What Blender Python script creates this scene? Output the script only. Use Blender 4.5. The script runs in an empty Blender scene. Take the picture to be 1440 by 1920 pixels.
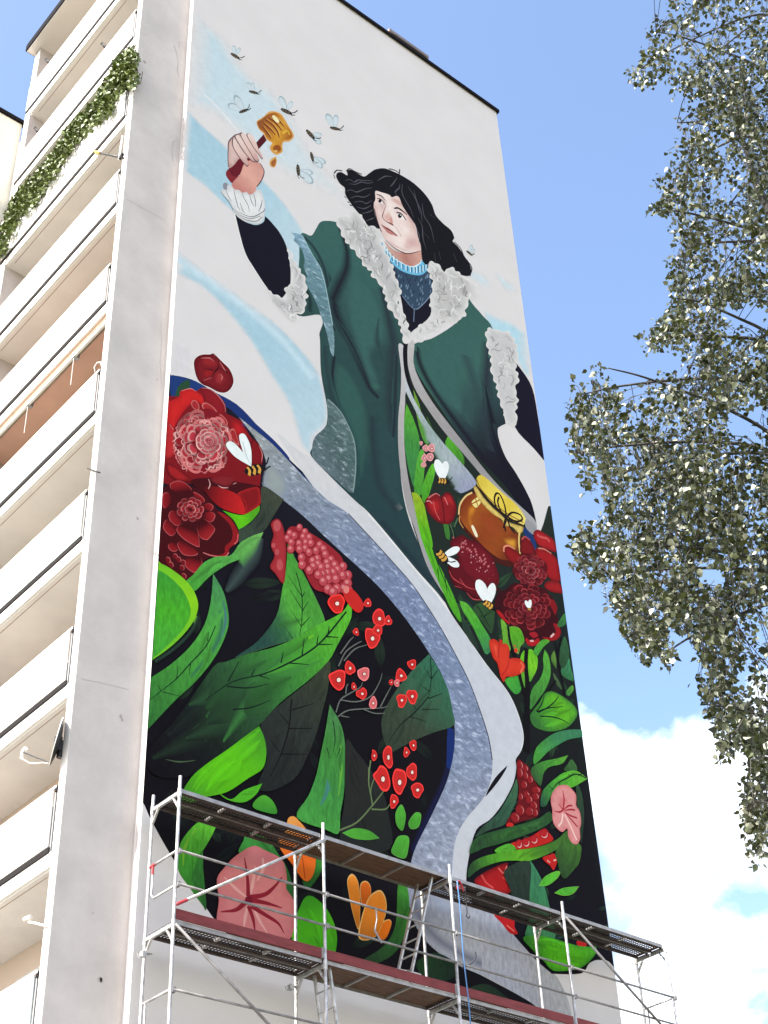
import bpy, bmesh, math, random
import numpy as np
from mathutils import Vector, Matrix
from mathutils.geometry import delaunay_2d_cdt
R = math.radians
scn = bpy.context.scene
C = scn.collection
# ------------------------------------------------------------------ camera
CAM_F, CAM_YAW, CAM_PITCH, CAM_ROLL = 2798.977, 0.732674, 0.655845, -0.051419
CAM_POS = np.array([-10.76714, -17.73726, 1.6])
def cam_axes():
    cy, sy, cp, sp = math.cos(CAM_YAW), math.sin(CAM_YAW), math.cos(CAM_PITCH), math.sin(CAM_PITCH)
    cr, sr = math.cos(CAM_ROLL), math.sin(CAM_ROLL)
    f = np.array([sy*cp, cy*cp, sp]); r = np.array([cy, -sy, 0.0]); u = np.cross(r, f)
    return r*cr+u*sr, -r*sr+u*cr, f
AX_R, AX_U, AX_F = cam_axes()
cam = bpy.data.cameras.new('camera')
cam.sensor_fit = 'VERTICAL'; cam.sensor_height = 36.0; cam.sensor_width = 27.0
cam.lens = CAM_F/1920*36.0
cam.clip_start = 0.1; cam.clip_end = 6000
cam_o = bpy.data.objects.new('camera', cam); C.objects.link(cam_o)
cam_o.matrix_world = Matrix(((AX_R[0], AX_U[0], -AX_F[0], CAM_POS[0]),
                             (AX_R[1], AX_U[1], -AX_F[1], CAM_POS[1]),
                             (AX_R[2], AX_U[2], -AX_F[2], CAM_POS[2]), (0, 0, 0, 1)))
scn.camera = cam_o
def ray(px, py):
    return AX_F + AX_R*(px-720)/CAM_F + AX_U*(960-py)/CAM_F
def on_plane(px, py, axis, val):
    d = ray(px, py); t = (val-CAM_POS[axis])/d[axis]; return CAM_POS+t*d
def at_dist(px, py, hd):
    d = ray(px, py); return CAM_POS + d*(hd/math.hypot(d[0], d[1]))

# ------------------------------------------------------------------ sun + sky
SUN_EL, SUN_DX, SUN_DY = R(44), -0.9995, 0.03
sx, sy_ = SUN_DX*math.cos(SUN_EL), SUN_DY*math.cos(SUN_EL)
to_sun = Vector((sx, sy_, math.sin(SUN_EL))).normalized()
sl = bpy.data.lights.new('sun', 'SUN'); sl.energy = 4.2; sl.angle = R(0.53); sl.color = (1.0, 0.95, 0.87)
so = bpy.data.objects.new('sun', sl); C.objects.link(so)
so.rotation_euler = to_sun.to_track_quat('Z', 'Y').to_euler()
so.location = (-30, 15, 60)
world = bpy.data.worlds.new('World'); scn.world = world; world.use_nodes = True
wn = world.node_tree.nodes; wl = world.node_tree.links
wn.clear()
wout = wn.new('ShaderNodeOutputWorld')
sky = wn.new('ShaderNodeTexSky'); sky.sky_type = 'NISHITA'; sky.sun_disc = False
sky.sun_elevation = SUN_EL; sky.sun_rotation = math.atan2(to_sun.x, to_sun.y)
sky.altitude = 100; sky.air_density = 1.0; sky.dust_density = 2.8; sky.ozone_density = 2.0
SKY_STRENGTH = 0.15
tc = wn.new('ShaderNodeTexCoord'); mp = wn.new('ShaderNodeMapping'); wl.new(tc.outputs['Generated'], mp.inputs[0])
mp.inputs['Location'].default_value = (3.1145, 3.7089, 3.976); mp.inputs['Scale'].default_value = (1, 1, 1.25)
n1 = wn.new('ShaderNodeTexNoise'); n1.inputs['Scale'].default_value = 4.3; n1.inputs['Detail'].default_value = 11; n1.inputs['Roughness'].default_value = 0.55
n1.inputs['Distortion'].default_value = 0.25
wl.new(mp.outputs[0], n1.inputs['Vector'])
sep = wn.new('ShaderNodeSeparateXYZ'); wl.new(tc.outputs['Generated'], sep.inputs[0])
# more cloud low down, clear sky overhead, the same in every direction
el = wn.new('ShaderNodeMapRange'); el.inputs['From Min'].default_value = 0.30; el.inputs['From Max'].default_value = 0.66
el.inputs['To Min'].default_value = 0.15; el.inputs['To Max'].default_value = -0.30
wl.new(sep.outputs['Z'], el.inputs['Value'])
ad = wn.new('ShaderNodeMath'); ad.operation = 'ADD'; wl.new(n1.outputs['Fac'], ad.inputs[0]); wl.new(el.outputs[0], ad.inputs[1])
cr = wn.new('ShaderNodeValToRGB'); cr.color_ramp.elements[0].position = 0.50; cr.color_ramp.elements[1].position = 0.625
cr.color_ramp.elements[0].color = (0, 0, 0, 1); cr.color_ramp.elements[1].color = (1, 1, 1, 1)
wl.new(ad.outputs[0], cr.inputs[0])
mx = wn.new('ShaderNodeMixRGB'); mx.inputs['Color2'].default_value = (8.6, 8.7, 8.9, 1)
n2 = wn.new('ShaderNodeTexNoise'); n2.inputs['Scale'].default_value = 9.0; n2.inputs['Detail'].default_value = 8; n2.inputs['Roughness'].default_value = 0.5
wl.new(mp.outputs[0], n2.inputs['Vector'])
cr2 = wn.new('ShaderNodeValToRGB'); cr2.color_ramp.elements[0].position = 0.36; cr2.color_ramp.elements[1].position = 0.56
cr2.color_ramp.elements[0].color = (2.3, 2.42, 2.62, 1); cr2.color_ramp.elements[1].color = (7.6, 7.6, 7.7, 1)
wl.new(n2.outputs['Fac'], cr2.inputs[0]); wl.new(cr2.outputs[0], mx.inputs['Color2'])
wl.new(cr.outputs[0], mx.inputs['Fac']); wl.new(sky.outputs[0], mx.inputs['Color1'])
bg = wn.new('ShaderNodeBackground'); bg.inputs['Strength'].default_value = SKY_STRENGTH
wl.new(mx.outputs[0], bg.inputs['Color']); wl.new(bg.outputs[0], wout.inputs['Surface'])
vs = scn.view_settings
vs.view_transform = 'Standard'; vs.look = 'None'; vs.gamma = 1.0; vs.exposure = 1.56; vs.use_curve_mapping = False
scn.cycles.max_bounces = 8; scn.cycles.transparent_max_bounces = 24

# ------------------------------------------------------------------ helpers
def lin(c):
    c = c/255.0
    return c/12.92 if c <= 0.04045 else ((c+0.055)/1.055)**2.4
def srgb(r, g, b, k=1.0): return tuple(min(0.9, lin(v)*k) for v in (r, g, b))
MATS = {}
def mat(name, col, rough=0.7, metal=0.0, var=0.0, scale=4.0, bump=0.0, bscale=30.0, col2=None, spec=0.4, stretch=None):
    if name in MATS: return MATS[name]
    m = bpy.data.materials.new(name); m.use_nodes = True; MATS[name] = m
    nt = m.node_tree; b = nt.nodes['Principled BSDF']
    b.inputs['Roughness'].default_value = rough; b.inputs['Metallic'].default_value = metal
    b.inputs['Specular IOR Level'].default_value = spec
    b.inputs['Base Color'].default_value = (*col, 1)
    t = nt.nodes.new('ShaderNodeTexCoord'); v = t.outputs['Object']
    if stretch:
        mp = nt.nodes.new('ShaderNodeMapping'); mp.inputs['Scale'].default_value = stretch
        nt.links.new(v, mp.inputs[0]); v = mp.outputs[0]
    if var > 0 or col2:
        n = nt.nodes.new('ShaderNodeTexNoise'); n.inputs['Scale'].default_value = scale; n.inputs['Detail'].default_value = 7
        n.inputs['Roughness'].default_value = 0.6
        nt.links.new(v, n.inputs['Vector'])
        r = nt.nodes.new('ShaderNodeValToRGB'); r.color_ramp.elements[0].position = 0.32; r.color_ramp.elements[1].position = 0.68
        c2 = col2 or tuple(min(0.92, x*(1+var)) for x in col)
        c1 = col if col2 else tuple(x*(1-var) for x in col)
        r.color_ramp.elements[0].color = (*c1, 1); r.color_ramp.elements[1].color = (*c2, 1)
        nt.links.new(n.outputs['Fac'], r.inputs[0]); nt.links.new(r.outputs[0], b.inputs['Base Color'])
    if bump > 0:
        n2 = nt.nodes.new('ShaderNodeTexNoise'); n2.inputs['Scale'].default_value = bscale; n2.inputs['Detail'].default_value = 5
        nt.links.new(v, n2.inputs['Vector'])
        bp = nt.nodes.new('ShaderNodeBump'); bp.inputs['Strength'].default_value = bump; bp.inputs['Distance'].default_value = 0.02
        nt.links.new(n2.outputs['Fac'], bp.inputs['Height']); nt.links.new(bp.outputs[0], b.inputs['Normal'])
    return m
class MB:
    def __init__(s): s.v = []; s.f = []; s.mi = []
    def add(s, vs, fs, mi=0):
        o = len(s.v); s.v += [tuple(map(float, q)) for q in vs]
        for f in fs: s.f.append(tuple(o+i for i in f)); s.mi.append(mi)
        return s
    def box(s, x0, x1, y0, y1, z0, z1, mi=0):
        x0, x1 = min(x0, x1), max(x0, x1); y0, y1 = min(y0, y1), max(y0, y1); z0, z1 = min(z0, z1), max(z0, z1)
        vs = [(x0,y0,z0),(x1,y0,z0),(x1,y1,z0),(x0,y1,z0),(x0,y0,z1),(x1,y0,z1),(x1,y1,z1),(x0,y1,z1)]
        return s.add(vs, [(0,3,2,1),(4,5,6,7),(0,1,5,4),(1,2,6,5),(2,3,7,6),(3,0,4,7)], mi)
    def bar(s, a, b, w, h=None, mi=0):
        h = h or w; a = Vector(a); b = Vector(b); d = (b-a).normalized()
        up = Vector((0, 0, 1)) if abs(d.z) < 0.95 else Vector((0, 1, 0))
        x = d.cross(up).normalized()*w/2; y = x.cross(d).normalized()*h/2
        vs = [a-x-y, a+x-y, a+x+y, a-x+y, b-x-y, b+x-y, b+x+y, b-x+y]
        return s.add(vs, [(0,3,2,1),(4,5,6,7),(0,1,5,4),(1,2,6,5),(2,3,7,6),(3,0,4,7)], mi)
    def tube(s, pts, r, n=8, mi=0, cap=True):
        pts = [Vector(p) for p in pts]; rs = r if isinstance(r, (list, tuple)) else [r]*len(pts)
        o = len(s.v); px = None
        for i, p in enumerate(pts):
            d = (pts[min(i+1, len(pts)-1)]-pts[max(i-1, 0)]).normalized()
            if px is None:
                up = Vector((0, 0, 1)) if abs(d.z) < 0.9 else Vector((0, 1, 0))
                px = d.cross(up).normalized()
            px = (px-d*px.dot(d)).normalized(); py = d.cross(px)
            for k in range(n):
                a = 2*math.pi*k/n; q = p+(px*math.cos(a)+py*math.sin(a))*rs[i]; s.v.append(tuple(q))
        for i in range(len(pts)-1):
            for k in range(n):
                k2 = (k+1) % n
                s.f.append((o+i*n+k, o+i*n+k2, o+(i+1)*n+k2, o+(i+1)*n+k)); s.mi.append(mi)
        if cap:
            s.f.append(tuple(o+k for k in range(n))[::-1]); s.mi.append(mi)
            e = o+(len(pts)-1)*n; s.f.append(tuple(e+k for k in range(n))); s.mi.append(mi)
        return s
    def mesh(s, name, mats, smooth=False):
        me = bpy.data.meshes.new(name); me.from_pydata(s.v, [], s.f)
        for m in (mats if isinstance(mats, (list, tuple)) else [mats]): me.materials.append(m)
        if len(me.materials) > 1: me.polygons.foreach_set('material_index', s.mi)
        if smooth: me.polygons.foreach_set('use_smooth', [True]*len(me.polygons))
        me.validate(); me.update(); return me
    def build(s, name, mats, parent=None, smooth=False, **kw):
        return link(bpy.data.objects.new(name, s.mesh(name, mats, smooth)), parent, **kw)
def link(o, parent=None, label=None, cat=None, group=None, kind=None):
    C.objects.link(o)
    if parent is not None:
        o.parent = parent
    if label: o['label'] = label
    if cat: o['category'] = cat
    if group: o['group'] = group
    if kind: o['kind'] = kind
    return o
def empty(name, loc=(0, 0, 0), parent=None, **kw):
    o = bpy.data.objects.new(name, None); o.location = loc; o.empty_display_size = 0.2
    return link(o, parent, **kw)
def bevel(o, w=0.006, seg=1):
    b = o.modifiers.new('bevel', 'BEVEL'); b.width = w; b.segments = seg; b.limit_method = 'ANGLE'; return o
rnd = random.Random(7)
# ================================================================== setting
W, H, D, S = 10.3617, 37.048, 1.2314, 0.17
g = MB(); g.add([(-900,-900,0),(900,-900,0),(900,900,0),(-900,900,0)], [(0,1,2,3)])
g.build('ground', mat('grass_ground', (0.13,0.125,0.07), 0.95, var=0.35, scale=0.6, bump=0.5, bscale=8), kind='structure')
pv = MB(); pv.box(-14, 14, -9.5, -3.4, -0.2, 0.05)  # unseen paving, added wide and pale to bounce warm sunlight onto the gable
pv.build('bounce_pavement', mat('bounce_paving', (0.36,0.35,0.33), 0.9, var=0.12, scale=1.4, bump=0.3), kind='structure')
pv = MB(); pv.box(-16, -5.5, -3.2, 60, -0.2, 0.05)  # unseen pale path, added for the same warm bounce
pv.build('path', mat('bounce_paving', (0.36,0.35,0.33)), kind='structure')

m_wall = mat('render_offwhite', srgb(203,198,195), 0.88, var=0.03, scale=0.7, bump=0.16, bscale=45)
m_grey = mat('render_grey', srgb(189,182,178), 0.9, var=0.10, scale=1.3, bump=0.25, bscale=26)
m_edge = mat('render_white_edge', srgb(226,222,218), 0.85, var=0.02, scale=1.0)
m_slab = mat('slab_beige', srgb(218,215,212), 0.9, var=0.07, scale=0.8, bump=0.2, bscale=20)
m_terra = mat('slab_terracotta', srgb(212,172,152), 0.9, var=0.09, scale=0.9)
m_panel = mat('parapet_white', srgb(228,226,224), 0.55, var=0.015, scale=0.6)
m_panel2 = mat('parapet_bluish', srgb(214,226,228), 0.45, var=0.015, scale=0.6)
m_steel_dark = mat('rail_dark_steel', (0.014,0.012,0.013), 0.7, spec=0.15)
m_steel_white = mat('rail_white_steel', srgb(222,220,216), 0.5)
m_steel_grey = mat('rail_grey_steel', srgb(150,152,154), 0.45, 0.3)
m_roof = mat('roof_tar', (0.008,0.007,0.009), 0.9, spec=0.1)
m_glass = mat('window_glass', (0.05,0.06,0.07), 0.08, spec=0.7)
m_frame = mat('window_frame_white', srgb(225,225,222), 0.5)
m_crack = mat('crack_dark', srgb(158,150,146), 0.95)
m_pinkwall = mat('loggia_wall', srgb(214,196,182), 0.9, var=0.04, scale=0.7)

bld = empty('apartment_building', (4, 6, 0), label='tall pale apartment block with a painted gable and stacked balconies', cat='building')
BINV = Matrix.Translation((-4, -6, 0))
def bpart(mb, name, m, parent=None, **kw):
    """a part of the building: mesh stays in world coordinates"""
    o = mb.build(name, m, parent or bld, **kw)
    if parent is None: o.matrix_parent_inverse = BINV
    else: o.matrix_parent_inverse = Matrix.Identity(4)
    return o
LY1 = 5.82      # far end of the balcony bay
# gable wall slab: the painted face is Y=0
b = MB(); b.box(0, W, 0, S+0.25, 0, H-0.01)
gable = bpart(b, 'gable_wall', m_wall)
# sunlit narrow return of the gable has a vertical bead
b = MB(); b.box(-0.012, 0.004, 0.085, 0.10, 0.1, H-0.1)
bpart(b, 'corner_bead', m_grey)
# main body behind
b = MB(); b.box(0.002, W-0.002, S+0.251, 13.0, 0, 36.4)
bpart(b, 'back_wall', m_pinkwall)
# loggia side walls
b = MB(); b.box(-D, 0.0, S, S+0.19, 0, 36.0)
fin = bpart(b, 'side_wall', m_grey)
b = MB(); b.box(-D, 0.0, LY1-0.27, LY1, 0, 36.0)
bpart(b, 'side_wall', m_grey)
# white sunlit front edges of those walls: added strips, sunlight put into their colour
b = MB(); b.box(-D-0.006, -D, S+0.004, S+0.186, 0.1, 35.95); bpart(b, 'sunlit_edge_strip', m_edge)
b = MB(); b.box(-D-0.006, -D, LY1-0.266, LY1-0.004, 0.1, 35.95); bpart(b, 'sunlit_edge_strip', m_edge)
# cracks and patches on the side wall
def crack(pts, w=0.012):
    mb = MB(); w *= 0.7; q = [on_plane(x+rnd.uniform(-1,1), y, 1, S-0.003) for x, y in pts]
    for a, c in zip(q[:-1], q[1:]):
        d = np.array([c[2]-a[2], 0, -(c[0]-a[0])]); d = d/np.linalg.norm(d)*w/2
        mb.add([a-d, a+d, c+d, c-d], [(0,1,2,3)])
    bpart(mb, 'crack', m_crack, fin)
crack([(327,85),(332,100),(334,118),(333,132),(336,145)], 0.02)
crack([(337,78),(336,90)], 0.014)
crack([(325,265),(323,280),(324,300),(330,312)], 0.014)
crack([(325,265),(332,264)], 0.014)
crack([(236,373),(252,381),(268,390),(285,400),(310,414)], 0.01)
crack([(268,62),(278,67)], 0.012)
crack([(151,1273),(190,1280),(240,1293)], 0.008)
crack([(302,605),(304,640),(301,680),(303,720)], 0.008)
for (x, y, r) in [(226,1343,.03),(229,1350,.025),(258,972,.025),(188,1836,.04),(190,1838,.03),(295,712,.02),(174,1712,.015),(272,117,.04),(270,115,.03)]:
    mb = MB(); c = on_plane(x, y, 1, S-0.003)
    mb.add([(c[0]+r*math.cos(a)*rnd.uniform(.6,1.2), c[1], c[2]+r*1.4*math.sin(a)*rnd.uniform(.6,1.2)) for a in [k*math.pi/4 for k in range(8)]], [tuple(range(8))[::-1]])
    bpart(mb, 'chip', m_crack, fin)
# roof
b = MB(); b.box(-1.46, W+0.02, 0.42, LY1+0.07, 36.0, 36.22); roof = bpart(b, 'roof', m_edge)
b = MB(); b.box(-1.49, -1.461, 0.40, LY1+0.10, 36.03, 36.26); b.box(-1.489, W+0.02, LY1+0.071, LY1+0.10, 36.03, 36.26)
bpart(b, 'fascia', m_roof, roof)
b = MB(); b.box(-1.485, W+0.02, 0.43, LY1+0.09, 36.261, 36.31); bpart(b, 'roof_sheet', m_roof, roof)
b = MB(); b.box(-0.02, W+0.06, -0.07, 0.5, H, H+0.05); b.box(-0.02, W+0.06, -0.07, -0.045, H-0.07, H-0.0005); b.box(W+0.03, W+0.06, -0.045, 0.5, H-0.07, H-0.0005)
bpart(b, 'parapet_cap', m_roof, roof)
b = MB(); b.box(0.0, W, 0.4225, 0.5, 36.32, H-0.002); bpart(b, 'roof_parapet', m_wall, roof)
q = on_plane(734, 60, 1, 0.45)
b = MB(); b.box(q[0]-0.05, q[0]+1.3, 0.46, 1.1, 36.32, 38.12)
ch = bpart(b, 'chimney', mat('chimney_grey', srgb(120,112,112), 0.85, var=0.15, scale=2), roof)
b = MB(); b.box(q[0]-0.12, q[0]+1.37, 0.40, 1.16, 38.12, 38.24); bpart(b, 'chimney_cap', mat('chimney_grey', (0,0,0)), roof)
# balconies
Z0 = 33.513
balconies = []
def balcony(k):
    z = Z0-2.8*k
    soff = m_terra if k == 4 else m_slab
    b = MB()
    b.box(-D+0.04, 0.0, S+0.193, LY1-0.273, z-0.345, z-0.10, 0)
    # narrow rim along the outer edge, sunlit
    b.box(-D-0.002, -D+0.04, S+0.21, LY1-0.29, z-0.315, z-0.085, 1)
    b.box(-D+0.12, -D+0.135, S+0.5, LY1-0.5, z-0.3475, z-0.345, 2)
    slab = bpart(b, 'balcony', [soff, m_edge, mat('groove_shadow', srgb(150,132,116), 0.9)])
    pm = m_panel2 if k in (5, 6, 9) else m_panel
    y0, y1, ym = S+0.30, LY1-0.34 if k > 0 else LY1-0.02, 3.03
    if k <= 2: y1 = LY1-0.02
    for (a, c) in ((y0, ym-0.008), (ym+0.008, y1)):
        mb = MB(); mb.box(-D-0.03, -D-0.005, a, c, z+0.012, z+0.915); bevel(bpart(mb, 'parapet_panel', pm, slab), 0.004)
    mb = MB(); mb.box(-D-0.024, -D+0.03, S+0.26, y1, z-0.082, z-0.002); bpart(mb, 'lower_rail', m_steel_dark, slab)
    mb = MB(); mb.box(-D-0.034, -D+0.012, S+0.21, y1, z+0.925, z+0.965); bpart(mb, 'handrail', m_steel_white, slab)
    mb = MB(); mb.box(-D-0.02, -D+0.01, S+0.195, S+0.262, z+0.875, z+0.955); bpart(mb, 'rail_bracket', m_steel_dark, slab)
    for yy in (S+0.245, ym-0.02, y1-0.05):
        mb = MB(); mb.box(-D-0.001, -D+0.032, yy, yy+0.035, z-0.083, z+0.92); bpart(mb, 'post', m_steel_grey, slab)
    # door and window in the back wall
    for (a, c, lo) in ((1.0, 1.85, 0.02), (2.1, 3.4, 0.85), (4.1, 4.95, 0.02)):
        mb = MB(); mb.box(-0.028, -0.004, a, c, z-0.08+lo, z+2.0)
        wdw = bpart(mb, 'window', m_frame, slab)
        mb = MB(); mb.box(-0.036, -0.0285, a+0.07, c-0.07, z-0.08+lo+0.07, z+1.93); bpart(mb, 'pane', m_glass, slab)
    return slab
for k in range(12): balconies.append(balcony(k))
# balcony of the neighbouring, lower section that steps forward
nb = empty('apartment_building', (-3, 12, 0), label='cream neighbouring block one storey lower that steps forward of the balconies', cat='building')
NINV = Matrix.Translation((3, -12, 0))
m_cream = mat('render_cream', srgb(228,222,208), 0.88, var=0.02, scale=0.6)
b = MB(); b.box(-6.5, -D+0.001, LY1+0.12, 18, 0, 33.15); o = b.build('wall', m_cream, nb); o.matrix_parent_inverse = NINV
b = MB(); b.box(-6.6, -D+0.05, LY1+0.05, 18.1, 33.151, 33.26); o = b.build('roof', m_roof, nb); o.matrix_parent_inverse = NINV
b = MB(); b.box(-5.2, -4.2, LY1+0.10, LY1+0.119, 26, 27.4); o = b.build('window', m_frame, nb); o.matrix_parent_inverse = NINV
# ================================================================== mural: paint on the gable
KP = 0.84            # photo value -> paint albedo
def paint_mat(name, alpha=False, mottle=0.0, mscale=4.0, stretch=(1, 1, 1), rot=0.0):
    m = bpy.data.materials.new(name); m.use_nodes = True; nt = m.node_tree; b = nt.nodes['Principled BSDF']
    b.inputs['Roughness'].default_value = 0.85; b.inputs['Specular IOR Level'].default_value = 0.08
    at = nt.nodes.new('ShaderNodeVertexColor'); at.layer_name = 'paint'
    t = nt.nodes.new('ShaderNodeTexCoord'); mp = nt.nodes.new('ShaderNodeMapping'); mp.inputs['Scale'].default_value = stretch
    mp.inputs['Rotation'].default_value = (0, rot, 0)
    nt.links.new(t.outputs['Object'], mp.inputs[0])
    n = nt.nodes.new('ShaderNodeTexNoise'); n.inputs['Scale'].default_value = mscale; n.inputs['Detail'].default_value = 8; n.inputs['Roughness'].default_value = 0.65
    n.inputs['Distortion'].default_value = 0.6 if mottle > 0.3 else 0.0
    nt.links.new(mp.outputs[0], n.inputs['Vector'])
    r = nt.nodes.new('ShaderNodeMapRange'); r.inputs['From Min'].default_value = 0.34; r.inputs['From Max'].default_value = 0.66
    r.inputs['To Min'].default_value = 1.0-mottle; r.inputs['To Max'].default_value = 1.0+mottle
    nt.links.new(n.outputs['Fac'], r.inputs['Value'])
    mu = nt.nodes.new('ShaderNodeVectorMath'); mu.operation = 'SCALE'
    nt.links.new(at.outputs['Color'], mu.inputs[0]); nt.links.new(r.outputs[0], mu.inputs['Scale'])
    last = mu.outputs[0]
    if mottle > 0.3:
        r2 = nt.nodes.new('ShaderNodeMapRange'); r2.inputs['From Min'].default_value = 0.56; r2.inputs['From Max'].default_value = 0.74
        r2.inputs['To Min'].default_value = 0.0; r2.inputs['To Max'].default_value = 0.8
        nt.links.new(n.outputs['Fac'], r2.inputs['Value'])
        mm = nt.nodes.new('ShaderNodeMixRGB'); mm.inputs['Color2'].default_value = (0.66, 0.68, 0.74, 1)
        nt.links.new(r2.outputs[0], mm.inputs['Fac']); nt.links.new(last, mm.inputs['Color1']); last = mm.outputs[0]
    nt.links.new(last, b.inputs['Base Color'])
    n3 = nt.nodes.new('ShaderNodeTexNoise'); n3.inputs['Scale'].default_value = 42; n3.inputs['Detail'].default_value = 4; nt.links.new(t.outputs['Object'], n3.inputs['Vector'])
    bp = nt.nodes.new('ShaderNodeBump'); bp.inputs['Strength'].default_value = 0.16; bp.inputs['Distance'].default_value = 0.02; nt.links.new(n3.outputs['Fac'], bp.inputs['Height']); nt.links.new(bp.outputs[0], b.inputs['Normal'])
    if alpha:
        tr = nt.nodes.new('ShaderNodeBsdfTransparent'); mix = nt.nodes.new('ShaderNodeMixShader')
        nt.links.new(at.outputs['Alpha'], mix.inputs[0]); nt.links.new(tr.outputs[0], mix.inputs[1]); nt.links.new(b.outputs[0], mix.inputs[2])
        nt.links.new(mix.outputs[0], nt.nodes['Material Output'].inputs['Surface'])
    return m
PM = [paint_mat('mural_paint', mottle=0.06, mscale=5), paint_mat('mural_varnish', mottle=0.05, mscale=5),
      paint_mat('mural_mottled', mottle=0.34, mscale=5.5, stretch=(1, 1, 1.7), rot=0.6),
      paint_mat('mural_scumble', mottle=0.22, mscale=7, stretch=(2.2, 1, 0.8), rot=-0.5)]
mural = None
boxes = np.zeros((20000, 4)); blev = np.zeros(20000, int); nbox = 0
def level(x0, y0, x1, y1):
    global nbox
    b = boxes[:nbox]
    hit = (b[:, 0] < x1) & (b[:, 2] > x0) & (b[:, 1] < y1) & (b[:, 3] > y0)
    l = 1+(int(blev[:nbox][hit].max()) if hit.any() else 0)
    boxes[nbox] = (x0, y0, x1, y1); blev[nbox] = l; nbox += 1
    return l
LV = 0.00016
def frame(x0, y0, s):
    def f(pts): return [(x0+p[0]/s, y0+p[1]/s)+tuple(p[2:]) for p in pts]
    return f
A1, A2, A3, A4 = frame(0, 0, 3), frame(0, 480, 3), frame(0, 960, 3), frame(0, 1440, 3)
B1, B2, B3, B4 = frame(480, 0, 3), frame(480, 480, 3), frame(480, 960, 3), frame(480, 1440, 3)
C2, C3, C4 = frame(960, 480, 3), frame(960, 960, 3), frame(960, 1440, 3)
F1, F2, F3 = frame(300, 640, 6), frame(290, 860, 6), frame(410, 180, 6)
F4, F5, F6 = frame(620, 300, 5.143), frame(400, 380, 5.143), frame(760, 780, 4.8)
G1, G2, G3 = frame(820, 980, 6), frame(860, 1160, 6), frame(880, 1380, 5.333)
G4, G5, G6 = frame(740, 1560, 3.4286), frame(260, 1040, 3.4286), frame(260, 1400, 2.769)
PX = frame(0, 0, 1)
def cr_open(P, n=4):
    P = [np.array(p[:2], float) for p in P]
    if len(P) < 3: return P
    out = []
    Q = [2*P[0]-P[1]]+P+[2*P[-1]-P[-2]]
    for i in range(1, len(Q)-2):
        a, b, c, d = Q[i-1:i+3]
        for k in range(n):
            t = k/n
            out.append(0.5*((2*b)+(c-a)*t+(2*a-5*b+4*c-d)*t*t+(3*b-a-3*c+d)*t**3))
    out.append(P[-1]); return out
def cr_closed(P, n=4):
    corners = [i for i, p in enumerate(P) if len(p) > 2 and p[2]]
    if not corners:
        Q = [np.array(p[:2], float) for p in P]; m = len(Q); out = []
        for i in range(m):
            a, b, c, d = Q[i-1], Q[i], Q[(i+1) % m], Q[(i+2) % m]
            for k in range(n):
                t = k/n
                out.append(0.5*((2*b)+(c-a)*t+(2*a-5*b+4*c-d)*t*t+(3*b-a-3*c+d)*t**3))
        return out
    out = []
    for j, ci in enumerate(corners):
        cj = corners[(j+1) % len(corners)]
        idx = [ci]; i = ci
        while True:
            i = (i+1) % len(P); idx.append(i)
            if i == cj: break
        out += cr_open([P[i] for i in idx], n)[:-1]
    return out
def clip(poly, lim):
    # keep x0<=X<=x1 in wall coordinates
    for ax, val, sg in ((0, 0.002, 1), (0, W-0.002, -1), (1, H-0.08, -1)):
        out = []; n = len(poly)
        for i in range(n):
            a, b = poly[i], poly[(i+1) % n]; da, db = (a[ax]-val)*sg, (b[ax]-val)*sg
            if da >= 0: out.append(a)
            if (da > 0 > db) or (da < 0 < db):
                t = da/(da-db); out.append((a[0]+(b[0]-a[0])*t, a[1]+(b[1]-a[1])*t))
        poly = out
        if len(poly) < 3: return []
    return poly
def to_wall(x, y):
    q = on_plane(x, y, 1, 0.0); return (q[0], q[2])
KV = (1.0, 0.985, 0.93)
def col4(c, a=1.0):
    r = srgb(*c[:3], KP); return np.array([r[0]*KV[0], r[1]*KV[1], r[2]*KV[2], c[3] if len(c) > 3 else a])
REG = []            # every fill so far: outline, box, points and colours
WALLC = np.array([*srgb(203,198,195), 1.0])
def under(V):
    """paint colour already on the wall at the given points"""
    V = np.asarray(V); out = np.tile(WALLC, (len(V), 1)); todo = np.ones(len(V), bool)
    lo, hi = V.min(0), V.max(0)
    for w, bx, PV, PC in reversed(REG):
        if bx[0] > hi[0] or bx[2] < lo[0] or bx[1] > hi[1] or bx[3] < lo[1]: continue
        i = np.where(todo)[0]
        if not len(i): break
        i = i[inside(V[i], w)]
        if not len(i): continue
        d = ((V[i][:, None, :]-PV[None])**2).sum(2)
        if len(PV) > 3:
            nn = np.argpartition(d, 3, axis=1)[:, :4]; ww = 1/(np.take_along_axis(d, nn, 1)+1e-6); ww /= ww.sum(1)[:, None]
            out[i] = (PC[nn]*ww[:, :, None]).sum(1)
        else: out[i] = PC[0]
        todo[i] = False
    return out
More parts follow.
